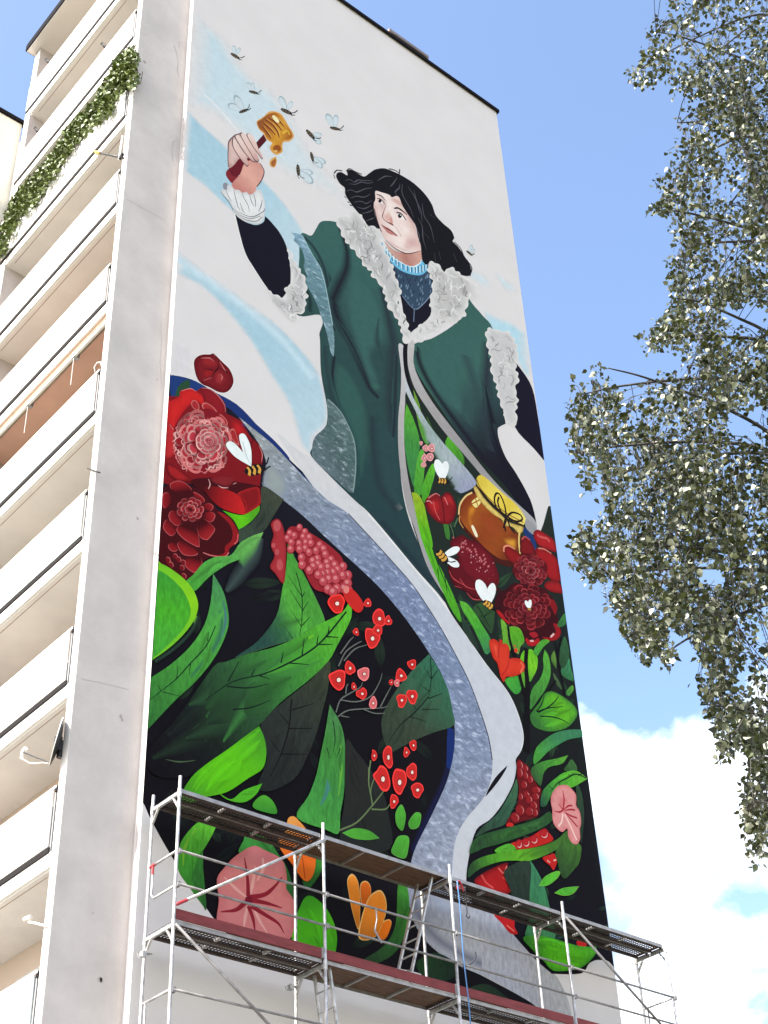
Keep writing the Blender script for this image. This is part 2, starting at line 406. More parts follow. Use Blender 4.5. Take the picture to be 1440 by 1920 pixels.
class Part:
    """one painted element: all its strokes and fills end in one mesh"""
    def __init__(s, name, label=None): s.mask = None; s.name = name; s.label = label; s.v = []; s.c = []; s.f = []; s.mi = []
    def raw(s, wp, cols, faces, lev, mi, masked=False):
        if masked and s.mask:
            ok = np.zeros(len(wp), bool)
            for m_ in s.mask: ok |= inside(np.asarray(wp), m_)
            faces = [f for f in faces if all(ok[i] for i in f)]
        o = len(s.v); y = -LV*lev
        s.v += [(p[0], y, p[1]) for p in wp]; s.c += [tuple(c) for c in cols]
        for f in faces: s.f.append(tuple(o+i for i in f)); s.mi.append(mi)
    def fill(s, fr, pts, col, smooth=4, grad=None, edge=None, soft=0, mi=0, step=None, bump=None):
        soft *= 2.0
        P = fr(pts) if fr else pts
        out = cr_closed(P, smooth) if smooth else [np.array(p[:2], float) for p in P]
        if bump: out = scallop(out, *bump)
        a = np.array(out)
        wp = [to_wall(*p) for p in out]
        wp = clip(wp, None)
        if len(wp) < 3: return s
        w = np.array(wp)
        # drop duplicates
        keep = [i for i in range(len(w)) if np.hypot(*(w[i]-w[i-1])) > 1e-4]
        w = w[keep]
        if len(w) < 3: return s
        x0, z0 = w.min(0); x1, z1 = w.max(0)
        nb = len(w); verts = [Vector((float(q[0]), float(q[1]))) for q in w]
        if grad or edge or soft:
            st = step or max(0.03, min(x1-x0, z1-z0)/9)
            if soft: st = max(0.04, min(st, soft*0.8))
            gx, gz = np.meshgrid(np.arange(x0+st/2, x1, st), np.arange(z0+st/2, z1, st))
            gp = np.column_stack([gx.ravel(), gz.ravel()])
            gp = gp[inside(gp, w)]
            if len(gp):
                dd = edge_dist(gp, w); gp = gp[dd > st*0.35]
            if soft:      # rings of points at half and full softness, so the fade is even
                tg = np.roll(w, -1, 0)-np.roll(w, 1, 0); tg /= np.linalg.norm(tg, axis=1)[:, None]+1e-9; nv = np.column_stack([-tg[:, 1], tg[:, 0]])
                if np.sum(w[:, 0]*np.roll(w[:, 1], -1)-np.roll(w[:, 0], -1)*w[:, 1]) < 0: nv = -nv
                rg = []
                for fr_ in (0.33, 0.66, 1.0):
                    rp = w+nv*soft*fr_; rp = rp[inside(rp, w)]
                    if len(rp): rg.append(rp[edge_dist(rp, w) > soft*fr_*0.85])
                if rg: 
                    rg = np.concatenate(rg)
                    gp = np.concatenate([gp[edge_dist(gp, w) > soft*1.1] if len(gp) else gp, rg])
            verts += [Vector((float(q[0]), float(q[1]))) for q in gp]
        edges = [(i, (i+1) % nb) for i in range(nb)]
        V, E, Fc, _, _, _ = delaunay_2d_cdt(verts, edges, [list(range(nb))], 1, 1e-5)
        V = np.array([(q.x, q.y) for q in V])
        if not len(Fc): return s
        cols = np.tile(col4(col), (len(V), 1))
        if grad:
            p0, p1, stops = grad
            p0, p1 = (fr([p0])[0], fr([p1])[0]) if fr else (p0, p1)
            g0, g1 = np.array(to_wall(*p0[:2])), np.array(to_wall(*p1[:2]))
            t = np.clip(((V-g0)@(g1-g0))/((g1-g0)@(g1-g0)), 0, 1)
            sc = np.array([col4(c) for c in stops]); tt = t*(len(stops)-1); i = np.minimum(tt.astype(int), len(stops)-2); f = (tt-i)[:, None]
            cols = sc[i]*(1-f)+sc[i+1]*f
        if edge or soft:
            d = edge_dist(V, w)
        if edge:
            wd, ec = edge; f = np.clip(d/wd, 0, 1)[:, None]; f = f*f*(3-2*f)
            cols = col4(ec)*(1-f)+cols*f
        if soft:      # brushed edge: fades into whatever paint lies underneath
            f = np.clip(d/soft, 0, 1); cols[:, 3] *= f*f*(3-2*f)
            u = under(V); al = cols[:, 3:4]; cols = u*(1-al)+cols*al; cols[:, 3] = 1; mi = 0
            REG.append((w, (x0, z0, x1, z1), V, cols))
        else:
            REG.append((w, (x0, z0, x1, z1), V, cols))
        s.raw(V, cols, [tuple(f) for f in Fc], level(x0, z0, x1, z1), mi, bool(soft))
        return s
    def stroke(s, fr, pts, width, col, soft=False, taper=(1, 1), mi=0, n=4):
        """width in photo pixels"""
        P = fr(pts) if fr else pts
        c = cr_open(P, n); c = np.array([to_wall(*p) for p in c])
        c = c[np.concatenate([[True], np.hypot(*np.diff(c, axis=0).T) > 1e-5])]
        if len(c) < 2: return s
        t = np.gradient(c, axis=0); t /= np.linalg.norm(t, axis=1)[:, None]+1e-9; nn = np.column_stack([-t[:, 1], t[:, 0]])
        q = np.array(P[0][:2]); a = np.array(to_wall(*q)); b = np.array(to_wall(q[0]+1, q[1])); ppm = np.linalg.norm(b-a)
        u = np.linspace(0, 1, len(c)); tp = np.interp(u, np.linspace(0, 1, len(taper)), taper)
        h = (width*ppm/2*tp)[:, None]
        cc = col4(col)
        if soft:
            L, M, Rr = c-nn*h, c, c+nn*h
            v = np.concatenate([L, M, Rr]); k = len(c); v[:, 0] = np.clip(v[:, 0], 0.002, W-0.002)
            u = under(v); al = cc[3]; mid = u[k:2*k]*(1-al)+cc*al; mid[:, 3] = 1
            cols = list(u[:k])+list(mid)+list(u[2*k:])
            fs = [(i, i+1, k+i+1, k+i) for i in range(k-1)]+[(k+i, k+i+1, 2*k+i+1, 2*k+i) for i in range(k-1)]
            mi = 0
        else:
            v = np.concatenate([c-nn*h, c+nn*h]); k = len(c); cols = [cc]*(2*k); fs = [(i, i+1, k+i+1, k+i) for i in range(k-1)]
            if cc[3] < 0.999: mi = 1
        v[:, 0] = np.clip(v[:, 0], 0.002, W-0.002)
        s.raw(v, cols, fs, level(v[:, 0].min(), v[:, 1].min(), v[:, 0].max(), v[:, 1].max()), mi, soft)
        return s
    def ell(s, fr, x, y, rx, ry, col, rot=0, n=10, **kw):
        c, q = math.cos(R(rot)), math.sin(R(rot))
        return s.fill(fr, [(x+rx*math.cos(a)*c-ry*math.sin(a)*q, y+rx*math.cos(a)*q+ry*math.sin(a)*c) for a in [2*math.pi*k/n for k in range(n)]], col, smooth=2, **kw)
    def done(s, parent=None):
        if not s.f: return None
        me = bpy.data.meshes.new(s.name); me.from_pydata(s.v, [], s.f)
        for m in PM: me.materials.append(m)
        me.polygons.foreach_set('material_index', s.mi)
        at = me.color_attributes.new('paint', 'FLOAT_COLOR', 'POINT')
        at.data.foreach_set('color', np.array(s.c, dtype=np.float32).ravel())
        # all faces look outwards (-Y)
        bm = bmesh.new(); bm.from_mesh(me); 
        for f in bm.faces:
            if f.normal.y > 0: f.normal_flip()
        bm.to_mesh(me); bm.free(); me.update()
        o = bpy.data.objects.new(s.name, me)
        link(o, parent or mural, label=s.label)
        return o
def inside(p, w):
    x, z = p[:, 0], p[:, 1]; res = np.zeros(len(p), bool); n = len(w); j = n-1
    for i in range(n):
        xi, zi = w[i]; xj, zj = w[j]
        if zi != zj:
            c = ((zi > z) != (zj > z)) & (x < (xj-xi)*(z-zi)/(zj-zi)+xi); res ^= c
        j = i
    return res
def edge_dist(p, w):
    d = np.full(len(p), 1e9); n = len(w)
    for i in range(n):
        a, b = w[i], w[(i+1) % n]; e = b-a; L = e@e+1e-12
        t = np.clip(((p-a)@e)/L, 0, 1); q = a+t[:, None]*e; d = np.minimum(d, np.hypot(*(p-q).T))
    return d
def scallop(out, amp, wl):
    """bumpy outline: bulges of about wl pixels, amp pixels high"""
    o = np.array(out); n = len(o); d = np.hypot(*(o-np.roll(o, 1, 0)).T); L = d.sum()
    m = max(24, int(L/2.0)); s = np.concatenate([[0], np.cumsum(np.roll(d, -1))]); oo = np.vstack([o, o[:1]])
    u = np.linspace(0, L, m, endpoint=False); q = np.column_stack([np.interp(u, s, oo[:, 0]), np.interp(u, s, oo[:, 1])])
    t = np.roll(q, -1, 0)-np.roll(q, 1, 0); t /= np.linalg.norm(t, axis=1)[:, None]+1e-9; nn = np.column_stack([t[:, 1], -t[:, 0]])
    area = 0.5*np.sum(q[:, 0]*np.roll(q[:, 1], -1)-np.roll(q[:, 0], -1)*q[:, 1])
    if area < 0: nn = -nn
    k = max(3, round(L/wl)); ph = u/L*k*math.pi+0.5*np.sin(u/L*k*1.7)
    return list(q+nn*((np.abs(np.sin(ph))-0.5)*amp*2)[:, None])
# ---- recurring motifs
mr = random.Random(11)
def petal_pts(x, y, ang, L, w, tip=0.25):
    """teardrop from (x,y) outwards"""
    c, s = math.cos(ang), math.sin(ang)
    loc = [(0, 0), (0.35*L, 0.42*w), (0.75*L, 0.5*w), (0.97*L, 0.22*w), (1.0*L, 0), (0.97*L, -0.22*w), (0.75*L, -0.5*w), (0.35*L, -0.42*w)]
    return [(x+a*c-b*s, y+a*s+b*c) for a, b in loc]
def bloom(p, x, y, rx, ry, rot, rings, base, body, rim, rimw=0.10, jit=0.12, dark=(52, 10, 18)):
    """layered flower seen from the front. rings: list of (radius fraction, petals, length, width)"""
    cr_, sr_ = math.cos(R(rot)), math.sin(R(rot))
    def T(a, b): return (x+a*rx*cr_-b*ry*sr_, y+a*rx*sr_+b*ry*cr_)
    if base: p.fill(None, [T(math.cos(2*math.pi*k/22)*(1+0.06*math.sin(5*k)), math.sin(2*math.pi*k/22)*(1+0.06*math.sin(5*k))) for k in range(22)], base, smooth=2)
    for ri, (rad, n, L, w) in enumerate(rings):
        off = mr.random()*6
        for k in range(n):
            a = off+2*math.pi*k/n+mr.uniform(-jit, jit); l = L*mr.uniform(0.85, 1.15); ww = w*mr.uniform(0.85, 1.15)
            r0 = max(0, rad-l)
            def pts(sc, sh): 
                q = petal_pts(0, 0, a, l*sc, ww*sc)
                ox, oy = math.cos(a)*(r0+sh), math.sin(a)*(r0+sh)
                return [T(u+ox, v+oy) for u, v in q]
            t = ri/max(1, len(rings)-1)
            bc = body[0] if isinstance(body[0], tuple) else body
            b2 = body[1] if isinstance(body[0], tuple) else body
            c0 = tuple(bc[i]+(b2[i]-bc[i])*t for i in range(3)); j = mr.uniform(0.85, 1.15); c0 = tuple(min(255, v*j) for v in c0)
            rc = rim[0] if isinstance(rim[0], tuple) else rim; r2 = rim[1] if isinstance(rim[0], tuple) else rim
            jj = mr.uniform(0.62, 1.05); rc = tuple((rc[i]+(r2[i]-rc[i])*t)*jj for i in range(3))
            p.fill(None, pts(1.0, 0), rc, smooth=2)
            ct = T((r0)*math.cos(a), (r0)*math.sin(a)); cp = T((r0+l)*math.cos(a), (r0+l)*math.sin(a))
            p.fill(None, pts(1-rimw, -0.005), c0, smooth=2, grad=(ct, cp, [dark, c0, c0]), step=max(0.03, l*rx*0.0035))
def bee(x, y, L, ang, flip=1, wings=((-1.9, 1.5), (-1.25, 1.5)), wcol=(238, 243, 246), body=True, wline=None, dark=(24, 20, 24), gold=(214, 160, 70), fat=0.26):
    """L body length in photo px, ang direction of the body in degrees (screen)"""
    p = Part('bee', 'painted bee with striped body and two pale wings')
    a = R(ang); c, s = math.cos(a), math.sin(a)
    def T(u, v): return (x+(u*c-v*s*flip)*L, y+(u*s+v*c*flip)*L)
    for wa, wl_ in wings:
        q = petal_pts(0, 0, wa, wl_, wl_*0.38)
        if wline:
            p.fill(None, [T(u, v) for u, v in q], wline, smooth=2)
            q = [(u*0.86+math.cos(wa)*0.10, v*0.80+math.sin(wa)*0.10) for u, v in q]
        p.fill(None, [T(u, v) for u, v in q], wcol, smooth=2)
    p.fill(None, [T(0.5*math.cos(k*math.pi/6), fat*math.sin(k*math.pi/6)) for k in range(12)], dark, smooth=2)
    for u in (-0.3, -0.06, 0.18):
        p.stroke(None, [T(u-0.03, -0.77*fat), T(u+0.05, 0), T(u-0.03, 0.77*fat)], 0.11*L, gold)
    for dv in (-0.10, 0.12):
        p.stroke(None, [T(0.45, dv), T(0.62, dv-0.1), T(0.75, dv*2-0.25)], max(0.9, 0.05*L), dark)
    p.done()
def berry(p, fr, x, y, rx, ry, rot=0, col=(206, 44, 40), dot=True, wob=0.16):
    n = 9; ph = mr.random()*6
    c, s = math.cos(R(rot)), math.sin(R(rot))
    q = []
    for k in range(n):
        a = 2*math.pi*k/n; f = 1+wob*math.sin(3*a+ph)*0.6+mr.uniform(-wob, wob)*0.5
        u, v = rx*math.cos(a)*f, ry*math.sin(a)*f; q.append((x+u*c-v*s, y+u*s+v*c))
    p.fill(fr, q, tuple(min(255, v*1.18+14) for v in col), smooth=3)
    q2 = [(x+(u-x)*0.84, y+(v-y)*0.84) for u, v in q]
    p.fill(fr, q2, col, smooth=3)
    if dot:
        p.ell(fr, x+rx*0.05, y+ry*0.05, rx*0.36, ry*0.30, (150, 30, 30)); p.ell(fr, x+rx*0.08, y+ry*0.05, rx*0.24, ry*0.20, (245, 225, 215))
def leaf(fr, pts, stops, g0, g1, veins=(), vcol=(14, 30, 26), vw=1.6, edge=None, label=None, rimcol=None, mi=3, spots=()):
    p = Part('leaf', label)
    if rimcol: p.fill(fr, pts, rimcol); 
    P = pts
    if rimcol:
        cx = sum(q[0] for q in pts)/len(pts); cy = sum(q[1] for q in pts)/len(pts)
        m = max(max(abs(q[0]-cx) for q in pts), max(abs(q[1]-cy) for q in pts)); k = 1-3.0/m if fr is not PX else 1-1.0/m
        P = [(cx+(q[0]-cx)*k, cy+(q[1]-cy)*k)+tuple(q[2:]) for q in pts]
    p.fill(fr, P, stops[0], grad=(g0, g1, stops), edge=edge, mi=mi)
    p.mask = [REG[-1][0]]
    for sp_ in spots:            # soft brushed areas: (pts, width px, colour)
        p.stroke(fr, sp_[0], sp_[1], sp_[2], soft=True, taper=(0.3, 1, 0.3))
    Q = np.array([q[:2] for q in fr(pts)], float); ext = min(np.ptp(Q[:, 0]), np.ptp(Q[:, 1]))
    if ext > 14:
        a0, a1 = np.array(fr([g0])[0][:2]), np.array(fr([g1])[0][:2]); dv = (a1-a0)/np.linalg.norm(a1-a0); pv = np.array([-dv[1], dv[0]])
        for _ in range(int(8+ext/3)):
            c0 = Q.min(0)+np.ptp(Q, axis=0)*np.array([mr.random(), mr.random()]); L = ext*mr.uniform(0.15, 0.4); cu = mr.uniform(-0.25, 0.25)
            sk = [tuple(c0+dv*L*t+pv*L*cu*t*t) for t in (-1, -0.4, 0.3, 1)]
            if inside(np.array(sk), Q).all() and edge_dist(np.array(sk), Q).min() > 1.5:
                k = mr.choice((0.70, 0.8, 0.86, 1.1, 1.16)); bc = stops[min(len(stops)-1, 1)]
                tt = float(np.clip(((c0-a0)@dv)/np.linalg.norm(a1-a0), 0, 0.999))*(len(stops)-1); i_ = int(tt); bc = [stops[i_][j]+(stops[i_+1][j]-stops[i_][j])*(tt-i_) for j in range(3)]
                p.stroke(None, sk, ext*mr.uniform(0.06, 0.14), (*[min(255, v*k) for v in bc], 0.7), soft=True, taper=(0.2, 1, 0.8, 0.1))
    for v in veins: p.stroke(fr, v, vw, vcol, taper=(1, 1, 0.4))
    p.done(); return p
# ---------------------------------------------------------------- the painting, back to front
BLK = (19, 16, 24)
_mb = MB(); _mb.add([(0.002, -0.00005, 0.3), (W-0.002, -0.00005, 0.3), (W-0.002, -0.00005, H-0.08), (0.002, -0.00005, H-0.08)], [(0, 1, 2, 3)])
mural = bpart(_mb, 'mural', m_wall, label='painted mural of a figure in a green coat above a garden of flowers')
p = Part('sky_wash', 'pale blue painted cloud washes behind the figure')
# pale blue washes
LB = (204, 218, 226); MBL = (172, 203, 220)
p.fill(A1, [(1040,40),(1160,120),(1270,215),(1345,340),(1440,440),(1530,500),(1610,600),(1690,720),(1750,840),(1860,980),(1990,1130),(1980,1190),(1850,1100),(1700,1030),(1560,960),(1440,860),(1340,760),(1200,650),(1040,540)], LB, soft=0.28, grad=((1060,300),(1800,1000),[(192,214,226),(202,218,228),(210,218,224)]))
p.done(); p = Part('sky_wash', 'pale blue painted cloud wash behind the figure')
p.fill(A1, [(1030,620),(1140,700),(1290,835),(1440,975),(1530,1055),(1625,1170),(1705,1290),(1745,1400),(1760,1500),(1765,1600),(1700,1640),(1620,1500),(1500,1350),(1300,1192),(1150,1052),(1020,925)], MBL, soft=0.07, grad=((1060,800),(1740,1500),[(168,201,218),(172,204,221),(196,214,224)]))
p.done(); p = Part('sky_wash', 'pale blue painted cloud wash behind the figure')
p.fill(A2, [(980,-40),(1110,50),(1250,150),(1440,290),(1560,380),(1680,500),(1770,610),(1815,700),(1850,860),(1840,960),(1770,1030),(1760,1120),(1700,1080),(1670,1010),(1640,900),(1600,800),(1520,680),(1440,540),(1300,350),(1150,195),(980,85)], MBL, soft=0.08, grad=((1100,60),(1750,1000),[(174,204,220),(168,201,218),(184,208,222)]))
p.stroke(A2, [(1000,20),(1200,160),(1440,340),(1600,490),(1760,690)], 26, (196,219,233), soft=True)
p.done(); p = Part('sky_wash', 'pale blue painted cloud wash behind the figure')
p.fill(B2, [(1180,70),(1260,90),(1330,150),(1300,185),(1220,140)], LB, soft=0.12)
p.done(); p = Part('sky_wash', 'pale blue painted cloud wash behind the figure')
p.fill(B2, [(1270,300),(1340,330),(1440,370),(1530,450),(1560,560),(1540,700),(1480,620),(1400,470),(1320,430)], (180,214,230), soft=0.12)
p.done(); p = Part('sky_wash', 'pale blue painted cloud wash behind the figure')
p.fill(B1, [(1330,1520),(1400,1560),(1480,1640),(1400,1640)], LB, soft=0.12)
p.done(); p = Part('sky_wash', 'pale blue painted cloud wash behind the figure')
p.fill(A2, [(965,500),(1080,520),(1090,640),(960,700)], (206,206,222), soft=0.3)
p.done(); p = Part('sky_wash', 'thin pale painted streak beside the raised hand')
p.stroke(A1, [(1150,530),(1240,620),(1340,740)], 7, (226,230,234), soft=True)
p.done()

# ---- left garden ground, dark
p = Part('garden_background', 'near-black painted ground behind the leaves and red flowers')
gl = [(290,706),(321,706),(337,707),(367,717),(400,737),(443,760),(480,795),(513,832),(557,875),(605,920),(650,975),(700,1040),(760,1120),(815,1200),(850,1275),(868,1343),(872,1400),(866,1440),(845,1490),(815,1550),(790,1610),(782,1660),(785,1700),(800,1760),(830,1790),(865,1810),(915,1835),(967,1863),(997,1881),(1016,1897),(960,1892),(900,1872),(857,1858),(830,1843),(780,1823),(720,1812),(693,1813),(600,1803),(520,1790),(450,1770),(407,1730),(367,1673),(320,1603),(283,1537),(267,1503),(240,1470)]
p.fill(PX, gl, BLK, grad=((400,900),(800,1750),[(24,22,34),(16,13,20),(20,18,24)]))
p.stroke(PX, [(310,709),(337,712),(367,722),(398,741),(441,765),(476,800),(508,836),(552,880),(600,925)], 15, (29,52,112), taper=(0.7,1,1.2,1,0.5))
p.fill(F1, [(120,400),(200,395),(320,430),(430,470),(500,520),(430,560),(330,540),(220,600),(130,660)], (30,58,118))
p.fill(F1, [(700,620),(840,720),(1000,860),(1160,1000),(1300,1130),(1440,1290),(1440,1330),(1250,1200),(1090,1090),(960,960),(890,860),(800,770)], (28,50,112))
p.stroke(B3, [(1095,1215),(1095,1300),(1085,1440),(1060,1520)], 13, (24,46,110), taper=(0.8,1,0.7,0.2))
p.stroke(B4, [(1080,0),(1040,120),(960,290),(880,470)], 12, (24,26,66), soft=True)
p.done()

# ---- marbled ribbon and pale swoosh
p = Part('swoosh', 'pale painted ribbon edge curving down to a point')
p.fill(PX, [(520,815),(560,845),(590,862),(623,897),(667,940),(690,963),(733,1013),(780,1070),(817,1113),(847,1153),(880,1200),(913,1247),(945,1287),(962,1315),(976,1352),(982,1383),(977,1408),(967,1424,1),(968,1440),(963,1466),(951,1492),(936,1516),(918,1537),(897,1556),(886,1580),(880,1602),(874,1650),(870,1690),(840,1690),(835,1600),(850,1550),(870,1500),(880,1440),(860,1330),(800,1200),(700,1060),(600,930)], (203,207,216), grad=((600,880),(880,1640),[(210,209,213),(202,206,216),(200,204,216),(206,208,216)]))
p.stroke(PX, [(690,963),(733,1013),(780,1070),(817,1113),(847,1153),(880,1200),(913,1247),(945,1287),(962,1315),(976,1352),(982,1383),(977,1408)], 2.2, (236,236,238))
p.fill(G3, [(382,293,1),(360,345),(300,440),(230,530),(158,612,1),(190,530),(250,430),(310,360)], BLK)
p.done()
p = Part('marbled_ribbon', 'blue-grey marbled ribbon sweeping through the painted garden')
p.fill(PX, [(448,782,1),(475,804),(510,832),(545,868),(580,905),(615,938),(653,963),(693,1006),(733,1050),(773,1096),(807,1146),(833,1189),(857,1233),(880,1279),(900,1332),(916,1383),(923,1425),(921,1459),(910,1490),(895,1511),(878,1530),(862,1555),(851,1590),(846,1650),(840,1700),(766,1700),(765,1660),(775,1600),(807,1533),(833,1477),(845,1440),(852,1400),(852,1360),(848,1330),(838,1290),(825,1258),(803,1222),(780,1187),(747,1143),(707,1097),(657,1050),(613,1010),(570,969),(530,937),(493,912),(497,885),(498,863),(484,830)], (112,128,164), mi=2,
       grad=((450,800),(850,1650),[(150,156,156),(132,144,166),(120,134,168),(124,140,172),(134,146,174),(162,168,186)]))
p.stroke(PX, [(653,963),(693,1006),(733,1050),(773,1096),(807,1146),(833,1189),(857,1233),(880,1279),(900,1332),(916,1383),(923,1425)], 1.6, (40,40,58))
p.fill(F2, [(1240,100),(1310,60),(1440,190),(1500,330),(1430,450),(1220,310)], (150,160,160,0.85), soft=0.08)
p.done()
p = Part('ribbon_tail', 'grey marbled tail of the ribbon low on the wall')
p.fill(G4, [(90,340),(250,380),(440,430),(610,512),(700,600),(800,690),(900,772),(1000,880),(1022,906),(1060,960),(1120,1100),(1130,1240),(1000,1240),(945,1158),(880,1100),(780,1040),(600,940),(420,862),(300,790),(200,700),(130,592),(95,470)], (170,174,186), grad=((120,500),(1050,1100),[(148,152,168),(176,178,190),(172,175,190),(176,176,180)]), mi=3)
p.stroke(G4, [(120,430),(170,560),(280,690),(420,780),(560,850)], 22, (120,124,142), soft=True)
p.fill(G4, [(240,410),(330,440),(420,520),(330,530),(260,480)], (140,170,205,0.8), soft=0.15)
p.stroke(G4, [(520,770),(520,820),(470,860),(430,870)], 4, (90,92,108), soft=True)
p.done()

# ---- figure's coat
TEAL = (62,103,96); TMID = (46,74,74); TDRK = (27,27,40)
p = Part('coat', 'dark green painted coat with black folds')
p.fill(PX, [(563,440),(583,442),(592,430),(600,417),(612,414),(632,417),(660,430),(700,470),(735,520),(750,580),(758,640),(757,700),(752,760),(750,840),(752,900),(763,960),(785,1020),(815,1085),(838,1130),(833,1128),(817,1108),(780,1067),(733,1010),(690,960),(667,940),(623,897),(584,856),(585,840),(590,820),(607,806),(613,790),(613,762),(602,700),(600,640),(599,625),(605,605),(598,590),(560,592),(545,560),(560,500)], TMID,
       grad=((610,480),(790,1090),[(56,96,92),TMID,(44,72,72),(38,66,70),(40,60,66)]))
p.mask = [REG[-1][0]]
# lit panels and folds (brushed)
p.fill(F5, [(1030,185),(1180,195),(1230,300),(1200,430),(1100,470),(1000,400),(960,330)], (57,96,90), soft=0.08)
p.fill(B2, [(520,100),(640,170),(720,330),(740,480),(660,560),(700,700),(670,760),(600,640),(540,470),(500,300)], (58,97,93), soft=0.12)
p.fill(B2, [(640,700),(700,720),(700,760),(640,760)], (60,100,92), soft=0.08)
p.fill(B2, [(440,600),(520,640),(600,780),(640,950),(620,1200),(560,1340),(560,1100),(490,900),(440,780)], (52,90,84), soft=0.10)
p.fill(B2, [(680,950),(800,900),(810,1100),(840,1300),(860,1440),(700,1400)], (44,70,74), soft=0.12)
p.stroke(B2, [(350,20),(420,160),(420,330),(440,420)], 17, TDRK, soft=True, taper=(0.5,1,0.8,0.4))
p.stroke(B2, [(520,0),(480,120),(440,260),(470,380),(530,480),(590,620),(640,740),(690,800)], 22, TDRK, soft=True, taper=(0.5,1,1.2,1,0.7,0.4))
p.stroke(B2, [(430,330),(500,430),(570,560),(640,720)], 10, (28,30,42), taper=(0.2,1,0.9,0.2), soft=True)
p.stroke(B2, [(700,180),(740,330),(770,500),(770,640),(760,830),(770,1000)], 30, (40,52,60), soft=True, taper=(0.3,0.8,1,1,0.6))
p.stroke(B2, [(690,350),(680,480),(720,600)], 14, (44,66,70), soft=True, taper=(0.2,1,0.2))
p.stroke(B2, [(440,560),(430,700),(470,850)], 8, TDRK, soft=True)
p.stroke(B2, [(790,560),(785,700),(780,900),(770,1020)], 8, (34,40,50), soft=True)
p.stroke(B2, [(380,500),(390,650),(430,800),(470,900)], 18, (40,60,64), soft=True)
p.stroke(B3, [(700,60),(850,240),(980,400)], 26, (34,48,58), soft=True)
p.stroke(B2, [(650,900),(660,1100),(700,1300),(800,1440)], 26, (38,56,62), soft=True)
p.stroke(F5, [(870,330),(960,420),(1040,560),(1090,720),(1120,900)], 9, (34,44,54), soft=True)
p.stroke(F5, [(1210,230),(1260,360),(1290,480),(1280,640),(1210,800),(1150,940)], 22, TDRK, soft=True, taper=(0.3,0.6,0.8,1,1))
p.stroke(F5, [(890,820),(930,930),(930,1050)], 10, (26,44,46), soft=True)
# right half
p.fill(PX, [(772,650),(790,640),(815,632),(860,600),(873,558),(890,575),(905,592),(925,620),(935,700),(945,780),(950,792),(937,800),(933,806),(936,826),(948,857),(968,888),(987,922),(999,951),(1006,992),(985,975),(960,940),(930,905),(893,860),(860,820),(822,770),(790,715),(775,680)], (52,86,84),
       grad=((800,640),(985,900),[(57,96,90),(60,102,94),(46,68,72),(26,26,38),(20,18,32)]))
p.mask = [REG[-1][0]]
p.fill(B2, [(960,480),(1080,420),(1200,400),(1270,450),(1240,560),(1160,700),(1180,900),(1120,880),(1020,760),(950,620)], (58,97,93), soft=0.12)
p.stroke(B2, [(900,480),(920,600),(990,740),(1100,900),(1220,1060),(1320,1200)], 17, (26,24,38), soft=True, taper=(0.7,1,1,1,0.8))
p.stroke(B2, [(1310,500),(1300,640),(1290,800),(1310,950),(1330,1100)], 26, (42,50,60), soft=True)
p.stroke(B2, [(1290,740),(1320,900),(1360,1060),(1440,1240)], 16, (20,18,32), soft=True, taper=(0.4,1,1.3,1))
p.stroke(B2, [(1180,560),(1230,760),(1200,950)], 24, (50,76,78), soft=True)
p.done()
p = Part('sleeve_cuff', 'scratchy grey-blue painted lining of the raised sleeve')
p.fill(F5, [(750,288,1),(850,310),(900,390),(960,510),(1040,650),(1090,850),(1120,1000),(1150,1180),(1165,1300),(1160,1480),(1130,1440,1),(1090,1250),(1040,1100),(990,960),(920,830),(890,770),(900,700),(870,620),(880,560),(860,470),(810,400),(775,365),(785,330)], (112,144,156), mi=2, grad=((780,320),(1150,1400),[(128,162,182),(104,138,150),(98,132,144),(120,150,160)]))
p.stroke(F5, [(850,310),(960,510),(1040,650),(1090,850),(1150,1180)], 1.5, (150,180,190))
p.fill(B2, [(402,805),(470,870),(520,960),(555,1060),(560,1200),(545,1330),(460,1270),(330,1150),(315,1090),(330,1020),(390,960),(402,900)], (86,108,112), mi=2, grad=((330,1100),(560,1000),[(96,112,120),(78,102,104),(96,118,120)]))
p.stroke(B2, [(402,805),(470,870),(520,960),(555,1060),(560,1200),(545,1330)], 1.8, (130,154,154))
p.done()
p = Part('sleeve', 'black painted sleeve of the raised arm')
p.fill(F5, [(205,110),(280,170),(400,215),(480,190),(500,130,1),(560,190),(640,290),(700,410),(730,540),(745,660),(740,790),(700,870),(650,920),(560,870),(470,760),(380,620),(310,500),(260,340),(220,180)], (20,18,32))
p.stroke(F5, [(205,110),(260,340),(310,500),(380,620),(470,760),(520,830)], 1.6, (236,236,238))
p.done()
p = Part('sleeve', 'black painted sleeve of the lowered arm by the wall edge')
p.fill(PX, [(955,668,1),(975,690),(998,728),(1010,790),(1022,866,1),(1000,840),(965,800),(955,740)], (20,17,36))
p.done()

